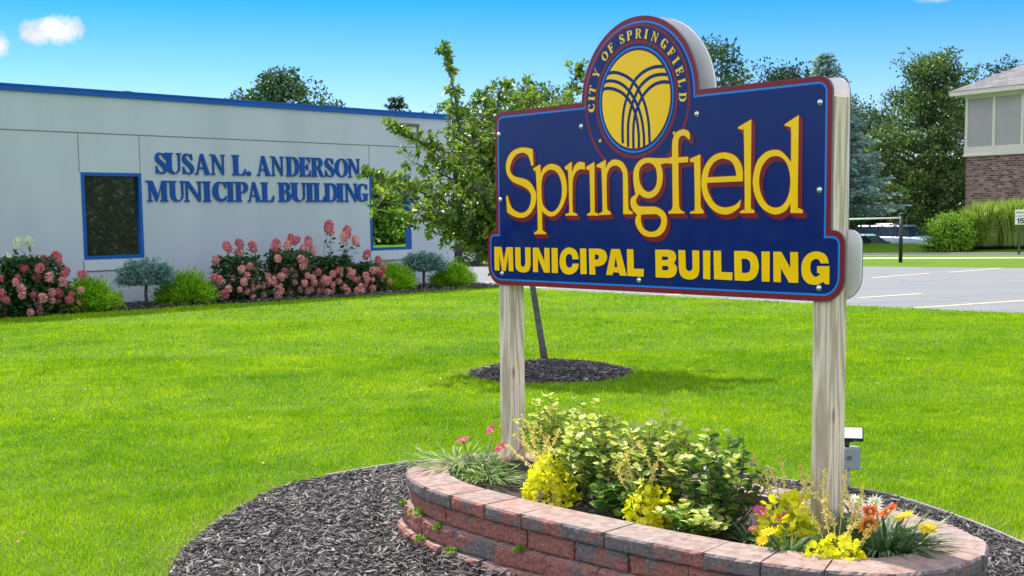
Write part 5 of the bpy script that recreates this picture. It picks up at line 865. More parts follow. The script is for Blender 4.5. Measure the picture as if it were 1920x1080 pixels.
hydrangea((-3.12, 26.23, .02), auto_heads(24, .42, .62, 5) + [(.12, .80, 'hrose', 1.1), (.38, .66, 'hrose', 1.1), (.42, .5, 'hrose', 1.0)], .42, .75, 'low pink hydrangea at the right end of the clump near the second window', 45, 1000)
def cypress(loc, wx, h, label, seed):
    global rng
    keep = rng; rng = np.random.default_rng(seed); r = empty('mound_shrub', loc, RZ_B, label, 'shrub', 'bright green thread leaved shrubs along the wall')
    mb = MB(); parts = []
    for k in range(150):
        a = rng.random() * 2 * pi; q = rng.random() ** .6; z = h * (1 - .75 * q ** 2) * (.45 + .5 * rng.random()); e = np.array([cos(a) * wx * q, sin(a) * wx * .75 * q, z])
        if k < 26: mb.tube([(0, 0, 0), tuple(e * .55 + [0, 0, .03]), tuple(e)], [.012, .007, .003], 4, False)
        n = 85; t = rng.random(n); P = e * (.45 + .55 * t)[:, None] + rng.normal(size=(n, 3)) * .055; ax = unit(e / np.linalg.norm(e) * .9 + rng.normal(size=(n, 3)) * .5 + [0, 0, .1])
        parts.append(scatter(P, ax, rng.normal(size=(n, 3)) + [0, -.2, .5], .06 + .06 * rng.random(n), .019, T_DIAM))
    obj('stems', mb.mesh('stems'), M['wood_stem'], r); V, F = join(parts); obj('foliage', npmesh('foliage', V, F), M['cypress'], r); rng = keep
cypress((-7.34, 21.69, .02), .62, .62, 'bright green feathery mound shrub below the left office window', 51)
cypress((-6.01, 23.13, .02), .60, .66, 'bright green feathery mound between the left blue spruce and the pink hydrangeas', 52)
cypress((-2.56, 26.83, .02), .66, .62, 'bright green feathery mound below the right office window', 53)
cypress((-1.29, 28.0, .02), .56, .58, 'bright green feathery mound at the right corner of the office', 54)
def dwarf_spruce(loc, wx, z0, z1, label, seed):
    global rng
    keep = rng; rng = np.random.default_rng(seed); r = empty('dwarf_spruce', loc, RZ_B, label, 'shrub', 'grafted dwarf blue spruces by the wall')
    mb = MB(); mb.tube([(0, 0, 0), (-.02, 0, z0 * .6), (0, 0, z0 + .12)], [.034, .03, .028], 8); obj('trunk', mb.mesh('trunk', True), M['bark'], r); parts = []
    mb2 = MB()
    for k in range(230):
        a = rng.random() * 2 * pi; q = .25 + .75 * rng.random() ** .5; lay = rng.random(); z = z0 + .06 + (z1 - z0 - .08) * lay * (1 - .45 * q ** 3); e = np.array([cos(a) * wx * q * (1 - .12 * lay), sin(a) * wx * .8 * q, z])
        n = 46; t = rng.random(n) ** .7; s = np.array([0, 0, z0 + .05 + .5 * (z - z0)]); P = s + (e - s) * (.35 + .65 * t)[:, None] + rng.normal(size=(n, 3)) * [.035, .035, .016]
        ax = unit((e - s) / np.linalg.norm(e - s) + rng.normal(size=(n, 3)) * .55 + [0, 0, .25]); parts.append(scatter(P, ax, rng.normal(size=(n, 3)) * .5 + [0, 0, 1], .06 + .03 * rng.random(n), .022, T_DIAM))
    V, F = join(parts); obj('crown', npmesh('crown', V, F), M['dwarf'], r); rng = keep
dwarf_spruce((-6.55, 22.5, .02), .56, .36, .88, 'flat topped dwarf blue spruce on a short trunk by the left office window', 61)
dwarf_spruce((-1.9, 27.4, .02), .54, .34, .84, 'flat topped dwarf blue spruce on a short trunk near the right corner of the office', 62)

# ------------------------------------------------------------------ plants in the planter
SOILZ = .262
def plant_root(name, u, y, label, cat='plant', group=None, z=None): return empty(name, s2w(u, y, SOILZ if z is None else z), RZ_S, label, cat, group)
def bushy(u, y, wx, wy, h, label, seed, mleaf, n_stem=34, leaf=.036, per=30, T=T_ROUND, cream=.62):
    global rng
    keep = rng; rng = np.random.default_rng(seed); r = plant_root('leafy_shrub', u, y, label, 'shrub'); mb = MB(); parts = []; mi = []
    for k in range(n_stem):
        a = rng.random() * 2 * pi; q = rng.random() ** .6; top = h * (1 - .38 * q ** 2) * (.78 + .26 * rng.random()); e = np.array([cos(a) * wx * q, sin(a) * wy * q, top])
        pl = np.array(polyline_pts((e[0] * .2, e[1] * .2, 0), e, .08, 7)); mb.tube(pl, [.004, .0036, .0032, .003, .0026, .002, .001], 4, False)
        n = per; t = .12 + .88 * np.sort(rng.random(n)) ** .8; f = t * 6; i = np.minimum(5, f.astype(int)); P = pl[i] + (pl[i + 1] - pl[i]) * (f - i)[:, None]
        aa = rng.random(n) * 2 * pi; out = np.stack([np.cos(aa), np.sin(aa), .25 + .25 * rng.random(n)], 1); P2 = P + unit(out) * .008
        l = leaf * (1.25 - .45 * t) * (.8 + .4 * rng.random(n)); parts.append(scatter(P2, out, np.array([0, 0, 1]) + rng.normal(size=(n, 3)) * .35, l, l * .78, T)); mi.append(np.repeat((t + rng.normal(size=n) * .18 > cream).astype(np.int32), len(T[1])))
    obj('stems', mb.mesh('stems'), M['wood_stem'], r); V, F = join(parts); obj('foliage', npmesh('foliage', V, F, False, np.concatenate(mi)), [M[mleaf], M['cream_leaf']], r); rng = keep; return r
bushy(-1.42, -.10, .25, .20, .50, 'cream and green variegated shrub in front of the left sign post', 71, 'gold_leaf', 30, .044, 24, cream=.5)
bushy(-1.10, -.16, .26, .22, .46, 'cream and green variegated shrub between the two lime mounds, left of centre', 72, 'gold_leaf', 32, .044, 24, cream=.62)
bushy(-.76, -.12, .26, .22, .46, 'cream topped green shrub in the middle of the planter', 73, 'gold_leaf', 32, .044, 25, cream=.66)
bushy(-.80, -.30, .20, .12, .17, 'low green round leaved plant at the front edge beside the right lime mound', 75, 'mid_leaf', 26, .048, 14, cream=1.1)
bushy(-.40, -.15, .24, .20, .43, 'upright green shrub with dark stems near the right sign post', 74, 'mid_leaf', 34, .040, 27, cream=.86)
bushy(-.42, -.30, .18, .10, .16, 'low pale edged leafy plant on the front edge below the upright green shrub', 76, 'gold_leaf', 24, .042, 13, cream=.85)
bushy(-1.30, -.02, .16, .14, .30, 'short green leaved plant behind the left lime mound', 77, 'mid_leaf', 24, .040, 18, cream=1.1)
def lime_mound(u, y, r0, h, label, seed, spikes, mleaf='lime', n=520, leaf=.026):
    global rng
    keep = rng; rng = np.random.default_rng(seed); r = plant_root('lime_mound', u, y, label, 'plant')
    th = rng.random(n) * 2 * pi; el = np.arccos(rng.random(n) * 1.1 - .1); q = .62 + .45 * rng.random(n) ** .6
    lob = 1 + .2 * np.sin(3 * th + seed) * np.sin(2 * el); d = np.stack([np.sin(el) * np.cos(th), np.sin(el) * np.sin(th), np.cos(el)], 1); P = d * (q * lob)[:, None] * [r0, r0, h] + [0, 0, .01]
    ax = unit(rng.normal(size=(n, 3)) * .7 + d * .6); l = leaf * (.7 + .7 * rng.random(n)); V, F = scatter(P, ax, d + rng.normal(size=(n, 3)) * .5, l, l * .95, T_ROUND); obj('foliage', npmesh('foliage', V, F), M[mleaf], r)
    for (dx, dy, dz) in spikes:
        mb = MB(); pl = np.array(polyline_pts((dx * .15, dy * .15, h * .4), (dx, dy, dz), .10, 9)); mb.tube(pl, .0017, 4, False); k = 74; t = .38 + .62 * np.sort(rng.random(k)); f = t * 8; i = np.minimum(7, f.astype(int)); Pq = pl[i] + (pl[i + 1] - pl[i]) * (f - i)[:, None]
        v, f2 = scatter(Pq + rng.normal(size=(k, 3)) * .0035, rdir(k) + [0, 0, .2], rdir(k), .013 * (1.15 - .6 * (t - .38)), .009, T_DIAM); nv = len(mb.v); mb.v += [tuple(p) for p in v]; mb.f += [tuple(int(a) + nv for a in q_) for q_ in f2]
        obj('flower_spike', mb.mesh('spike'), M['spike'], r)
    rng = keep
lime_mound(-1.25, -.33, .115, .20, 'lime yellow mound with slanting straw coloured flower spikes, left in the planter', 81, [(-.22, .02, .32), (-.28, -.02, .24), (-.15, .05, .36), (-.06, .06, .30), (-.20, -.05, .30), (.02, .04, .33), (-.25, .05, .38), (-.10, 0, .36)])
lime_mound(-.665, -.30, .098, .15, 'lime yellow mound with tall thin flower spikes in the middle of the planter front', 82, [(-.05, .02, .36), (-.15, .0, .24), (-.18, .04, .30), (-.10, .05, .33), (.01, .05, .28), (-.22, -.01, .22)])
lime_mound(.225, -.255, .105, .10, 'lime yellow mound spilling onto the cap stones at the right end', 83, [(-.10, .08, .26), (-.03, .10, .29), (.08, .06, .20), (.12, .04, .18), (-.18, .05, .22), (-.06, .14, .34), (.03, .12, .30), (-.22, .08, .28), (-.14, .12, .33), (.0, .16, .27)], 'lime', 420, .024)
lime_mound(-.07, -.14, .105, .19, 'golden yellow leaved plant with flower spikes against the right sign post', 84, [(-.12, .02, .30), (-.05, .0, .36), (.03, .02, .33), (.08, .01, .30), (-.16, .05, .28), (-.20, .02, .34), (.12, -.02, .28)], 'lime', 320, .034)
def flower_mesh(npet, L, w, cols, cup=.25, seed=0):
    """daisy-like head: radiating petals, a second darker ring near the eye, domed centre"""
    r = np.random.default_rng(seed); a = np.arange(npet) * 2 * pi / npet + r.normal(size=npet) * .05
    ax = np.stack([np.cos(a), np.sin(a), cup + r.normal(size=npet) * .07], 1); Pp = ax * [.006, .006, 0]
    V, F = scatter(Pp, ax, np.tile([0, 0, 1.], (npet, 1)), L * (.93 + .12 * r.random(npet)), w, T_LEAF); mi = [0] * len(F)
    V2, F2 = scatter(Pp + [0, 0, .0012], ax, np.tile([0, 0, 1.], (npet, 1)), L * .5, w * .42, T_LEAF); F2 = F2 + len(V); mi += [1] * len(F2)
    Vc = [(0, 0, .007)] + [(.0075 * cos(t), .0075 * sin(t), .003) for t in np.linspace(0, 2 * pi, 9)[:-1]]; Fc = np.array([(0, 1 + i, 1 + (i + 1) % 8) for i in range(8)]) + len(V) + len(V2); mi += [2] * 8
    me = npmesh('flower_head', np.concatenate([V, V2, Vc]), np.concatenate([F, F2, Fc]), False, np.array(mi))
    for c in cols: me.materials.append(M[c])
    return me
FM = {'pink': flower_mesh(14, .034, .013, ('p_pink', 'p_pink', 'p_eye')), 'orange': flower_mesh(15, .040, .014, ('p_orange', 'p_eyed', 'p_eye')), 'deep': flower_mesh(15, .038, .013, ('p_deep', 'p_eyed', 'p_eye')),
      'yellow': flower_mesh(15, .038, .014, ('p_yellow', 'p_yellow', 'p_eye')), 'white': flower_mesh(16, .042, .013, ('p_white', 'p_white', 'p_yellow'))}
def gazania(u, y, wx, h, label, seed, flowers, mleaf='gaz', n=150, name='flower_clump', flat=False, wd=.011, z=None):
    global rng
    keep = rng; rng = np.random.default_rng(seed); r = plant_root(name, u, y, label, 'flowers', None, z); a = rng.random(n) * 2 * pi; lean = .25 + 1.25 * rng.random(n)
    ax = np.stack([np.cos(a) * lean, np.sin(a) * lean * .85, np.ones(n) * (.75 if not flat else .22)], 1); b = np.stack([np.cos(a), np.sin(a), 0 * a], 1) * (rng.random(n) * wx * (.45 if not flat else 1.0))[:, None] * [1, .7, 0]
    l = (wx * (.55 if not flat else .38) + h * .35) * (.6 + .5 * rng.random(n)); nm = np.stack([-np.cos(a) * .5, -np.sin(a) * .5, np.ones(n)], 1) + rng.normal(size=(n, 3)) * .3
    # two-segment drooping straps
    A = unit(ax); S = unit(np.cross(nm, A)); V = []; F = []
    dr = np.stack([np.cos(a), np.sin(a), 0 * a], 1)
    pts = [b, b + A * (l * .35)[:, None], b + A * (l * .68)[:, None] + dr * (l * .10)[:, None] - [0, 0, 1] * (l * .07 * lean)[:, None], b + A * (l * .92)[:, None] + dr * (l * .22)[:, None] - [0, 0, 1] * (l * .22 * lean)[:, None]]
    ws = [.35, .8, 1.0, .12]; VV = []
    for p, w in zip(pts, ws): p = p + [0, 0, .012]; p[:, 2] = np.maximum(p[:, 2], .006); VV += [p - S * wd * w * .5, p + S * wd * w * .5]
    VV = np.stack(VV, 1); k = VV.shape[1]; f = np.array([(0, 1, 3), (0, 3, 2), (2, 3, 5), (2, 5, 4), (4, 5, 7), (4, 7, 6)]); F = f[None] + (np.arange(n) * k)[:, None, None]
    obj('foliage', npmesh('foliage', VV.reshape(-1, 3), F.reshape(-1, 3)), M[mleaf], r)
    for (fu, fy, fz, kind, s) in flowers:
        x, yy, z = fu - u, fy - y, fz - SOILZ; st = MB(); st.tube(polyline_pts((x * .3, yy * .3, 0), (x, yy, z - .004), .08, 5), [.0028, .0026, .0024, .0024, .003], 5, False)
        o = bpy.data.objects.new('flower', FM[kind]); COL.objects.link(o); o.parent = r; o.location = (x, yy, z); o.rotation_euler = (.45 + rng.normal() * .25, rng.normal() * .25, rng.random() * 6 * 0); o.scale = (s, s, s)
        obj('flower_stem', st.mesh('stem'), M['stem'], r)
    rng = keep; return r
gazania(-1.98, -.10, .19, .11, 'pink and orange flowers over fine spiky leaves at the left end', 91, [(-2.14, .05, .45, 'pink', .9), (-2.08, -.18, .43, 'pink', 1.0), (-2.10, .12, .46, 'orange', 1.05), (-1.83, -.14, .42, 'pink', 1.0), (-1.74, -.18, .38, 'pink', .6), (-1.86, .02, .40, 'pink', .5)], 'gaz', 230, wd=.007)
gazania(-2.04, -.25, .30, .02, 'low fine green trailing leaves over the left cap stones', 92, [], 'thin_grass', 260, 'trailing_plant', True, .007, .318)
gazania(-1.76, -.28, .20, .04, 'small pale green tufts at the front of the left end', 93, [], 'thin_grass', 260, 'trailing_plant', True, .006, .30)
gazania(-.20, -.21, .10, .12, 'two pink flowers over brown and green leaves right of the upright shrub', 94, [(-.145, -.22, .41, 'pink', .95), (-.07, -.20, .40, 'pink', .85), (-.12, -.30, .36, 'pink', .5)], 'gaz', 70)
gazania(.02, -.27, .17, .12, 'grey green strap leaves with a yellow flower left of the right lime mound', 95, [(.02, -.38, .385, 'yellow', .85), (-.03, -.35, .34, 'yellow', .7)], 'gaz', 140)
gazania(.24, .02, .30, .13, 'large grey green clump with orange and yellow flowers at the right end', 96, [(.285, -.14, .42, 'orange', 1.1), (.21, .10, .42, 'deep', 1.1), (.14, .08, .41, 'deep', .9), (.30, .06, .42, 'yellow', 1.05), (.42, .03, .40, 'yellow', 1.0), (.60, -.34, .33, 'orange', .5)], 'gaz', 330, wd=.012)
gazania(-.02, .20, .12, .10, 'two white daisy like flowers behind the right sign post', 97, [(.02, .16, .42, 'white', .85), (.10, .17, .42, 'white', .85)], 'gaz', 60)
# silver plant and small weeds in the joints
def tuft(name, loc, r0, n, leaf, ml, label, cat, seed, parent=None, T=T_LEAF):
    global rng
    keep = rng; rng = np.random.default_rng(seed); d = rdir(n); d[:, 2] = np.abs(d[:, 2]); P = d * r0 * (.4 + .6 * rng.random((n, 1)))
    V, F = scatter(P, d + rng.normal(size=(n, 3)) * .5, rng.normal(size=(n, 3)) * .5 + [0, 0, 1], leaf, leaf * .5, T); o = obj(name, npmesh(name, V, F), M[ml], None, loc); tag(o, label, cat); rng = keep; return o
tuft('silver_plant', s2w(-.25, .22, SOILZ + .03), .09, 120, .05, 'silver', 'silvery white leaved plant behind the planter shrubs left of the right post', 'plant', 98)
for k, (th, off, z, r0, lb) in enumerate(((-2.52, .018, .185, .018, 'tiny green weed in the block joint nearest the left end'), (-2.26, .012, .18, .036, 'largest green weed growing from the joint between front wall blocks'), (-2.06, .012, .165, .02, 'small green weed in the front wall, third from the left end'), (-2.16, .045, .085, .022, 'small green weed low against the front wall near the mulch'), (-1.93, .045, .085, .024, 'leafy green weed low on the front wall, right of the other weeds'), (-1.66, .02, .175, .018, 'little green weed under the cap stones near the middle of the front wall'))):
    p = planter_pt(th, off); tuft('weed', s2w(p[0], p[1], z), r0, 60, .017, 'bush', lb, 'weed', 200 + k, T=T_ROUND)

# ------------------------------------------------------------------ brick building on the right
ang = math.atan2(-.851, .525)
bb = empty('brick_building', (18.62, 51.6, .05), ang, 'brick building with grey panelled upper floor, cream trim and shingle hip roof', 'building')
bb.scale = (1.2, 1.2, 1.2)
mb = MB(); mb.box((0, 0, -.6), (13, 9, 3.18)); obj('wall', mb.mesh('wall'), M['brick'], bb)
mb = MB(); mb.box((-.02, -.02, 3.18), (13.02, 9.02, 5.14)); obj('upper_wall', mb.mesh('wall'), M['siding'], bb)
mb = MB(); mb.box((-.05, -.06, 3.14), (13.05, -.021, 3.42)); mb.box((-.06, -.059, 3.141), (-.021, 9.05, 3.419)); mb.box((-.05, -.055, 5.02), (13.05, -.0215, 5.14)); mb.box((-.09, -.085, 3.10), (13.09, -.0205, 3.16))
x = -.04
while x < 13: mb.box((x, -.05, 3.421), (x + .10, -.0212, 5.019)); x += 1.09
obj('trim', mb.mesh('trim'), M['trim'], bb)
mb = MB(); e = .42; mb.box((-e, -e, 5.141), (13 + e, 9 + e, 5.29)); ro = obj('eave', mb.mesh('eave'), M['trim'], bb)
mb = MB(); mb.add([(-e - .03, -e - .03, 5.291), (13 + e, -e - .03, 5.291), (13 + e, 9 + e, 5.291), (-e - .03, 9 + e, 5.291), (4.5, 4.5, 7.75), (9, 4.5, 7.75)], [(0, 1, 5, 4), (1, 2, 5), (2, 3, 4, 5), (3, 0, 4), (3, 2, 1, 0)]); obj('roof', mb.mesh('roof'), M['shingle'], bb)
# pale house far behind the trees
hb = empty('pale_house', (22.6, 79, -1.0), R(-20), 'pale house wall glimpsed through the trees behind the parked cars', 'house')
mb = MB(); mb.box((-1.6, 0, 0), (2.2, 6, 3.0)); obj('wall', mb.mesh('w'), M['trim'], hb); mb = MB(); mb.add([(-1.9, -.3, 3.0), (2.5, -.3, 3.0), (2.5, 6.3, 3.0), (-1.9, 6.3, 3.0), (.3, -.3, 4.4), (.3, 6.3, 4.4)], [(0, 4, 5, 3), (1, 2, 5, 4), (0, 1, 4), (3, 5, 2), (0, 3, 2, 1)]); obj('roof', mb.mesh('r'), M['shingle'], hb)
mb = MB(); mb.box((.2, -.03, 1.0), (1.1, -.001, 2.1)); obj('window', mb.mesh('win'), M['carglass'], hb)

# ------------------------------------------------------------------ hedge shrubs, tall grass, posts, sign
def ground_bush(name, loc, wx, wy, h, ml, label, seed, n=9000, leaf=.085, cat='bush', T=T_LEAF):
    global rng
    keep = rng; rng = np.random.default_rng(seed); r = empty(name, loc, 0, label, cat); mb = MB(); C = []; Rr = []
    for k in range(46):
        d = rdir(1)[0]; d[2] = abs(d[2]); c = d * [wx * .72, wy * .72, h * .68] * (.45 + .55 * rng.random()) + [0, 0, h * .16]; C.append(c); Rr.append(.26 * h * (.7 + .6 * rng.random()))
        if k % 2 == 0: mb.tube([(c[0] * .1, c[1] * .1, -.1), tuple(c)], [.03, .008], 4, False)
    V, F = leaves_on(C, Rr, n // 46, leaf, .6, T, .9, .6, .6); obj('stems', mb.mesh('s'), M['bark'], r); obj('foliage', npmesh('foliage', V, F), M[ml], r); rng = keep; return r
ground_bush('round_bush', (16.35, 46.8, .06), 1.12, 1.0, 1.62, 'bush', 'rounded bright green bush with a dense leafy crown, left of the tall grasses', 301, 9500, .085)
ground_bush('round_bush', (17.4, 47.5, .12), .92, .9, 1.56, 'bush', 'rounded bright green bush touching the tall arching grasses', 302, 8000, .085)
def reed(loc, rr, h, label, seed, n=2600):
    global rng
    keep = rng; rng = np.random.default_rng(seed); a = rng.random(n) * 2 * pi; q = rng.random(n) ** .6; b = np.stack([np.cos(a) * q * rr * .60, np.sin(a) * q * rr * .5, 0 * a], 1); ln = .1 + .5 * rng.random(n)
    d = np.stack([np.cos(a), np.sin(a), 0 * a], 1); l = h * (.7 + .4 * rng.random(n)); S = np.stack([-np.sin(a), np.cos(a), 0 * a], 1); VV = []
    for t, w in ((0, .4), (.4, 1), (.7, .9), (.9, .7), (1, .1)): p = b + d * (rr * ln * 1.4 * t ** 1.7)[:, None] + np.array([0, 0, 1]) * (l * (t - .28 * ln * 1.6 * t ** 4))[:, None]; VV += [p - S * .014 * w, p + S * .014 * w]
    VV = np.stack(VV, 1); k = 10; f = np.array([(i, i + 1, i + 3) for i in (0, 2, 4, 6)] + [(i, i + 3, i + 2) for i in (0, 2, 4, 6)]); F = f[None] + (np.arange(n) * k)[:, None, None]
    o = obj('tall_grass', npmesh('tall_grass', VV.reshape(-1, 3), F.reshape(-1, 3)), M['reed'], None, loc); tag(o, label, 'grass clump', 'tall grasses by the brick wall'); rng = keep; return o
reed((17.95, 47.4, .2), .97, 1.80, 'tall arching grass clump next to the round bush', 311)
reed((18.87, 47.0, .2), .97, 1.84, 'tall arching grass clump in the middle of the row by the brick wall', 312)
reed((19.8, 46.6, .2), .97, 1.78, 'tall arching grass clump behind the speed limit sign', 313)
tag(obj('grass_bed', sheet([(15.6, 46.9), (16.8, 46.5), (18.6, 46.3), (20.8, 45.7), (21.2, 48.2), (15.6, 48.9)], .30, 'bed'), M['mulch_base']), kind='structure')
bpy.data.objects['grass_bed'].location.z = -.04
# post with white rail
gp = empty('gate_post', (12.12, 39.05, 0), 0, 'black metal post holding a thin white horizontal rail', 'gate')
mb = MB(); mb.tube([(0, 0, -.1), (0, 0, 1.46)], .062, 12); mb.tube([(0, 0, 1.46), (0, 0, 1.50), (0, 0, 1.54)], [.07, .07, .02], 12); obj('post', mb.mesh('post', True), M['black'], gp)
mb = MB(); mb.tube([(-.06, 0, 1.38), (-3.6, .1, 1.33)], .026, 8); obj('rail', mb.mesh('rail', True), M['white'], gp)
mb = MB(); mb.tube([(-3.6, .1, -.1), (-3.6, .1, 1.42)], .055, 10); obj('post', mb.mesh('post', True), M['black'], gp)
# speed limit sign
sp = empty('speed_sign', (16.9, 41.9, .05), R(-4), 'white speed limit 15 sign on a green post in front of the tall grasses', 'sign')
sp.location = (18.05, 44.6, .0)
mb = MB(); mb.box((-.035, .0, -.1), (.035, .03, 1.5)); obj('post', mb.mesh('post'), mat('green_post', (.035, .075, .045), .6), sp)
mb = MB(); mb.box((-.17, -.012, 1.07), (.17, -.002, 1.60)); pl = obj('plate', mb.mesh('plate'), M['white'], sp)
def strokes(segs, w, x0, z0, s, depth, name, mt, parent):
    mb = MB()
    for (ax_, az, bx_, bz) in segs:
        dx, dz = bx_ - ax_, bz - az; L = math.hypot(dx, dz); px, pz = -dz / L * w / 2, dx / L * w / 2; ex, ez = dx / L * w * .5, dz / L * w * .5
        q = [(ax_ + px - ex, az + pz - ez), (bx_ + px + ex, bz + pz + ez), (bx_ - px + ex, bz - pz + ez), (ax_ - px - ex, az - pz - ez)]
        mb.add([(x0 + x * s, depth, z0 + z * s) for x, z in q] + [(x0 + x * s, depth + .002, z0 + z * s) for x, z in q], [(0, 3, 2, 1), (4, 5, 6, 7), (0, 1, 5, 4), (1, 2, 6, 5), (2, 3, 7, 6), (3, 0, 4, 7)])
        depth -= .0002
    return obj(name, mb.mesh(name), M[mt], parent)
FIG = {'1': [(.5, 0, .5, 1), (.5, 1, .3, .8)], '5': [(.85, 1, .15, 1), (.15, 1, .12, .58), (.12, .58, .6, .62), (.6, .62, .88, .42), (.88, .42, .85, .15), (.85, .15, .5, 0), (.5, 0, .12, .12)],
       'S': [(.9, 1, .1, 1), (.1, 1, .1, .5), (.1, .5, .9, .5), (.9, .5, .9, 0), (.9, 0, .1, 0)], 'P': [(.1, 0, .1, 1), (.1, 1, .9, 1), (.9, 1, .9, .5), (.9, .5, .1, .5)], 'E': [(.1, 0, .1, 1), (.1, 1, .9, 1), (.1, .5, .8, .5), (.1, 0, .9, 0)],
       'D': [(.1, 0, .1, 1), (.1, 1, .7, 1), (.7, 1, .9, .8), (.9, .8, .9, .2), (.9, .2, .7, 0), (.7, 0, .1, 0)], 'L': [(.1, 1, .1, 0), (.1, 0, .9, 0)], 'I': [(.5, 0, .5, 1)], 'M': [(.05, 0, .05, 1), (.05, 1, .5, .3), (.5, .3, .95, 1), (.95, 1, .95, 0)], 'T': [(.5, 0, .5, 1), (.05, 1, .95, 1)]}
for wd_, x0, z0, s, st, w in (('15', -.125, 1.12, .15, .12, .26), ('LIMIT', -.135, 1.34, .045, .055, .2), ('SPEED', -.135, 1.47, .045, .055, .2)):
    for i, ch in enumerate(wd_): strokes(FIG[ch], w, x0 + i * st, z0, s, -.016, 'letter', 'black', pl)

# ------------------------------------------------------------------ vehicles
def car(loc, rz, paint_, label, L=4.6, Wd=1.85, H=1.68, suv=True, group=None):
    r = empty('parked_car', loc, rz, label, 'car', group)
    # sections along x (front = +x): (x, half width, z low, z waist, z high bonnet)
    xs_ = [-.5, -.485, -.44, -.3, 0, .18, .30, .42, .48, .5]; waist = [.75, .88, .95, .98, .97, .95, .92, .84, .70, .58] if not suv else [.95, 1.12, 1.17, 1.19, 1.18, 1.17, 1.14, 1.06, .90, .66]
    hw = [.80, .88, .96, 1.0, 1.0, 1.0, .985, .94, .84, .74]; lowz = [.42, .34, .30, .28, .28, .28, .28, .30, .34, .42]
    V = []; Fq = []; rings = []
    for x, w_, h_, lz in zip(xs_, hw, waist, lowz):
        w = w_ * Wd / 2; ring = [(w * .92, lz), (w, lz + .12), (w * 1.01, (lz + h_) / 2), (w * .985, h_ - .09), (w * .93, h_), (w * .5, h_ + .035), (-w * .5, h_ + .035), (-w * .93, h_), (-w * .985, h_ - .09), (-w * 1.01, (lz + h_) / 2), (-w, lz + .12), (-w * .92, lz)]
        rings.append(len(V)); V += [(x * L, y, z) for y, z in ring]
    for a, b in zip(rings, rings[1:]): Fq += [(a + k, b + k, b + (k + 1) % 12, a + (k + 1) % 12) for k in range(12)]
    Fq += [tuple(range(12)), tuple(rings[-1] + k for k in range(12))[::-1]]
    me = bpy.data.meshes.new('body'); me.from_pydata(V, [], Fq); me.update(); me.polygons.foreach_set('use_smooth', np.ones(len(me.polygons), dtype=bool)); body = obj('body', me, M[paint_], r)
    zb = waist[4]; cab = [(-.47 if suv else -.36, -.40 if suv else -.25), (.22, .08)]
    def cabin(name, z0, z1, ins, mt, x_in=0):
        hb_, ht = Wd / 2 * .93 - ins, Wd / 2 * .74 - ins; mb = MB(); a0, a1 = cab[0][0] * L + x_in, cab[0][1] * L + x_in; b0, b1 = cab[1][0] * L - x_in, cab[1][1] * L - x_in
        mb.add([(a0, -hb_, z0), (b0, -hb_, z0), (b0, hb_, z0), (a0, hb_, z0), (a1, -ht, z1), (b1, -ht, z1), (b1, ht, z1), (a1, ht, z1)], [(0, 3, 2, 1), (4, 5, 6, 7), (0, 1, 5, 4), (1, 2, 6, 5), (2, 3, 7, 6), (3, 0, 4, 7)]); return obj(name, mb.mesh(name), M[mt], r)
    cabin('window', zb + .0, H - .04, .004, 'carglass', .0)
    mb = MB(); ht = Wd / 2 * .745; mb.add([(cab[0][1] * L - .06, -ht, H - .06), (cab[1][1] * L + .04, -ht, H - .06), (cab[1][1] * L + .04, ht, H - .06), (cab[0][1] * L - .06, ht, H - .06), (cab[0][1] * L, -ht * .9, H + .01), (cab[1][1] * L - .08, -ht * .9, H + .01), (cab[1][1] * L - .08, ht * .9, H + .01), (cab[0][1] * L, ht * .9, H + .01)],
        [(0, 3, 2, 1), (4, 5, 6, 7), (0, 1, 5, 4), (1, 2, 6, 5), (2, 3, 7, 6), (3, 0, 4, 7)]); obj('roof', mb.mesh('roof'), M[paint_], r)
    mb = MB()
    for s in (-1, 1):
        for xa, xb in ((cab[0][0], cab[0][1]), (-.18, -.16), (.03, .0), (cab[1][0], cab[1][1])): mb.tube([(xa * L, s * Wd / 2 * .925, zb), (xb * L, s * Wd / 2 * .745, H - .03)], .022, 5)
    obj('pillars', mb.mesh('p'), M['black'], r)
    for fx in (-.32, .31):
        for s in (-1, 1):
            w = MB(); w.tube([(0, -.11, 0), (0, .11, 0)], .335, 18); ty = obj('wheel', w.mesh('wheel', False), M['tyre'], r, (fx * L, s * (Wd / 2 - .09), .335)); w = MB(); w.tube([(0, s * .09, 0), (0, s * .118, 0)], .21, 14); obj('rim', w.mesh('rim'), M['alloy'], ty)
            w = MB(); w.tube([(fx * L, s * (Wd / 2 - .02), .335), (fx * L, s * (Wd / 2 + .008), .335)], .39, 18); obj('wheel_arch', w.mesh('arch'), M['black'], r)
    for s in (-1, 1):
        w = MB(); w.box((L * .465, s * Wd * .38 - .16, waist[-1] - .02), (L * .497, s * Wd * .38 + .12, waist[-1] + .14)); bevel(obj('headlight', w.mesh('h'), M['headl'], r), .02)
        w = MB(); w.box((-L * .5 - .01, s * Wd * .39 - .12, waist[0] - .08), (-L * .47, s * Wd * .39 + .10, waist[0] + .12)); bevel(obj('tail_light', w.mesh('t'), M['taill'], r), .02)
        w = MB(); w.box((.16 * L, s * (Wd / 2 + .12) - .09, zb + .02), (.19 * L, s * (Wd / 2 + .12) + .07, zb + .17)); bevel(obj('mirror', w.mesh('m'), M['black'], r), .03)
    w = MB(); w.box((L * .485, -.5, .5), (L * .506, .5, .68)); obj('grille', w.mesh('g'), M['black'], r)
    return r
car((17.7, 57.0, -.71), R(-52), 'car_blue', 'slate blue estate car facing the camera beside the black post')
car((14.75, 52.8, -.80), R(-35), 'car_teal', 'pale teal saloon car half hidden behind spruce branches and grass bank', 4.5, 1.8, 1.45, False)
car((19.7, 61.5, -.71), R(-60), 'car_red', 'dark red car parked behind the slate blue car', 4.6, 1.85, 1.72)
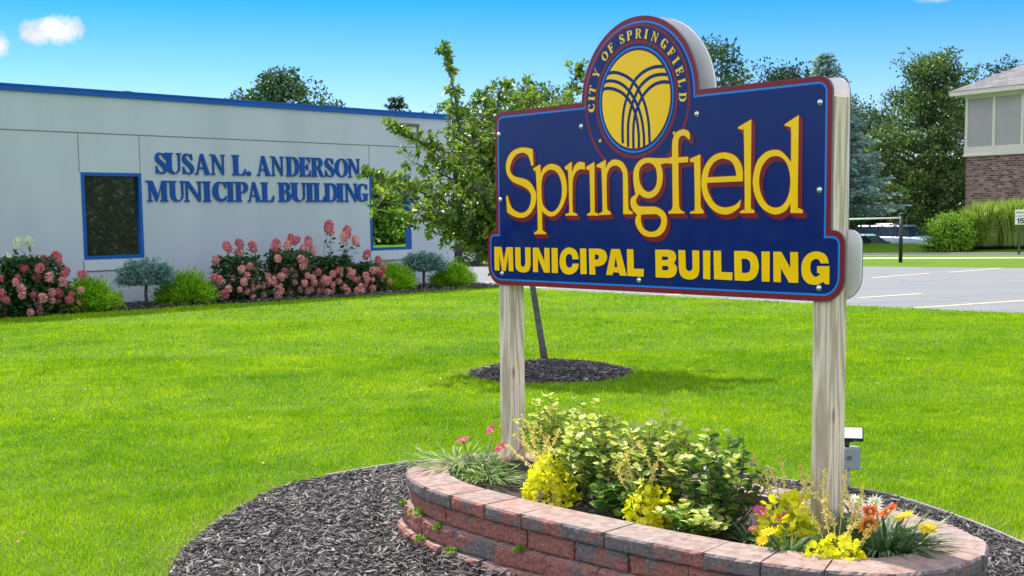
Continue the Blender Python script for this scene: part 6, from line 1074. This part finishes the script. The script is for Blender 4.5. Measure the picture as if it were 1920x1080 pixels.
car((-2.75, 41.2, .01), R(176), 'car_dark', 'dark car poking out behind the right corner of the office', 4.6, 1.85, 1.6)

# ------------------------------------------------------------------ trees
BG = 'trees on the skyline'
spruce_tree('blue_spruce', (12.55, 50.5, -.2), 8.1, 3.3, 'spruce', 'big blue spruce with drooping silvery branches beside the sign', seed=11, levels=34, leaf=.34, start=.25)
leafy_tree('shade_tree', (19.9, 60, -.8), 10.0, 1.2, 3.1, .26, 'tree2', 'tall open crowned shade tree between the blue spruce and the brick building', None, 'tree', 160, 150, .18, .85, 21, .42, low=2.3, profile= lambda t: (1.0 if t < .45 else 1.0 - .75 * ((t - .45) / .55) ** 1.5) * (.75 + .25 * min(1, t * 4)), zs=.62)
leafy_tree('shade_tree', (19.6, 70.5, -.8), 8.4, .6, 4.1, .24, 'tree1', 'dark dense tree low behind the open crowned shade tree', None, 'tree', 130, 190, .21, 1.1, 22, .3, lambda t: 1 - .35 * t)
leafy_tree('shade_tree', (24.0, 68, -.8), 5.6, .6, 2.6, .24, 'tree1', 'dark low tree between the shade tree trunk and the brick wall', None, 'tree', 60, 150, .19, 1.0, 23, .3, lambda t: 1 - .3 * t)
leafy_tree('skyline_tree', (15.5, 70, -.6), 10.6, 2, 3.7, .25, 'conifer', 'dark green tree top rising behind the blue spruce and sign', BG, 'tree', 120, 140, .2, .9, 24, .35, zs=.8)
leafy_tree('skyline_tree', (18.2, 71, -.6), 8.9, 1, 2.4, .25, 'tree1', 'dark green tree top right of the spruce tip, above the sign post', BG, 'tree', 60, 130, .2, .8, 25, .4, zs=.8)
leafy_tree('skyline_tree', (9.3, 60, 0), 9.9, 4, 2.2, .25, 'tree1', 'dark tree showing at the right of the sign arch', BG, 'tree', 60, 130, .2, .9, 26, .4)
leafy_tree('skyline_tree', (10.9, 62, 0), 8.6, 3, 1.7, .2, 'tree2', 'lower pale tree just right of the tree at the sign arch', BG, 'tree', 34, 110, .19, .8, 27, .4)
leafy_tree('skyline_tree', (-9.9, 55, 0), 7.95, 4, 2.2, .25, 'tree1', 'round topped tree showing above the middle of the blue office roof', BG, 'tree', 70, 150, .19, .75, 28, .35, lambda t: 1.05 if t < .5 else (1.05 - .85 * ((t - .5) / .5) ** 2))
leafy_tree('skyline_tree', (-7.95, 56, 0), 6.75, 4, .8, .15, 'tree1', 'small tree top peeking over the office roof beside the round topped tree', BG, 'tree', 14, 110, .19, .5, 29, .4)
spruce_tree('conifer_tree', (-4.27, 48, 0), 6.25, 1.9, 'conifer', 'pointed conifer tip above the office roof', seed=12, levels=22, leaf=.32)
leafy_tree('skyline_tree', (-2.6, 50, 0), 6.0, .8, 2.3, .22, 'tree1', 'dark tree behind the young crabapple, right of the office corner', BG, 'tree', 70, 140, .19, .9, 30, .35, lambda t: 1 - .3 * t)
leafy_tree('skyline_tree', (1.2, 52, 0), 7.0, .8, 3.0, .22, 'tree2', 'green tree hidden mostly behind the left half of the sign', BG, 'tree', 70, 130, .19, 1.0, 32, .35)
leafy_tree('skyline_tree', (29.0, 75, 0), 10.9, 3, 3.2, .3, 'conifer', 'dark tree behind the shingle roof of the brick building', BG, 'tree', 60, 130, .24, 1.1, 33, .4)
# trees across the street, out of the frame but mirrored in the two office windows
WG = 'trees reflected in the office windows'
t0 = leafy_tree('street_tree', (30, 13, 0), 11, 2.5, 5.5, .4, 'tree1', 'dark street tree mirrored in the left office window', WG, 'tree', 150, 190, .30, 1.5, 35, .3, low=.9)
t1 = leafy_tree('street_tree', (45, 22.5, 0), 7, .8, 4.5, .3, 'bush', 'bright green bushy tree mirrored in the right office window', WG, 'tree', 110, 170, .30, 1.4, 36, .3, low=.5)
for (x, y, rz, lb) in ((40, 5, 1, 'shaded street tree mirrored beside the dark trunk in the left window'), (41, 14.5, 2, 'far street tree mirrored in the left office window'), (50, 19, 3, 'green street tree mirrored in the right office window'), (46, 27, 4, 'green street tree mirrored at the right side of the right window')):
    c = copy_tree(t0 if rz < 3 else t1); c.location = (x, y, 0); c.rotation_euler = (0, 0, rz); c['label'] = lb
for i, (x, y, rz, lb) in enumerate(((-24, 4, 1, 'dense unseen tree added left of the lawn to darken the glossy sign face'), (-27, -5, 2, 'far unseen tree added left of the lawn to darken the sign face'), (-22, 11, 4, 'unseen tree added near the left end of the office to darken the sign'))):  # unseen flattened trees, added to darken what the glossy board reflects
    c = copy_tree(t0); c.location = (x, y, -.5); c.rotation_euler = (0, 0, rz); c.scale = (.62, .62, .30); c['label'] = lb; c['group'] = 'unseen trees added to darken the sign face'
def litter(n, seed):
    r = np.random.default_rng(seed); P = np.stack([r.uniform(-4, 4.5, n), r.uniform(5.2, 18, n)], 1); P = P[~in_poly(P, PLANTER_W)]; k = len(P)
    return scatter(np.concatenate([P, np.full((k, 1), .05)], 1), r.normal(size=(k, 3)) * [1, 1, .2], r.normal(size=(k, 3)) * .3 + [0, 0, 1], .03 + .025 * r.random(k), .022, T_LEAF)
V, F = litter(110, 5); tag(obj('fallen_leaves', npmesh('fallen_leaves', V, F), leafmat('dry_leaf', [(.30, .20, .06), (.42, .26, .07), (.5, .40, .12)], .7, .1)), 'a few small dry leaves scattered on the grass and mulch', 'leaves', kind='stuff')
tag(obj('verge', sheet([(27, 8), (60, -5), (60, 40), (30, 30)], .02, 'verge'), M['lawn']), kind='structure')
tag(obj('side_path', sheet([(30, 24), (30, 22.8), (44, 20), (44, 21.2)], .03, 'side_path'), M['concrete']), kind='structure')
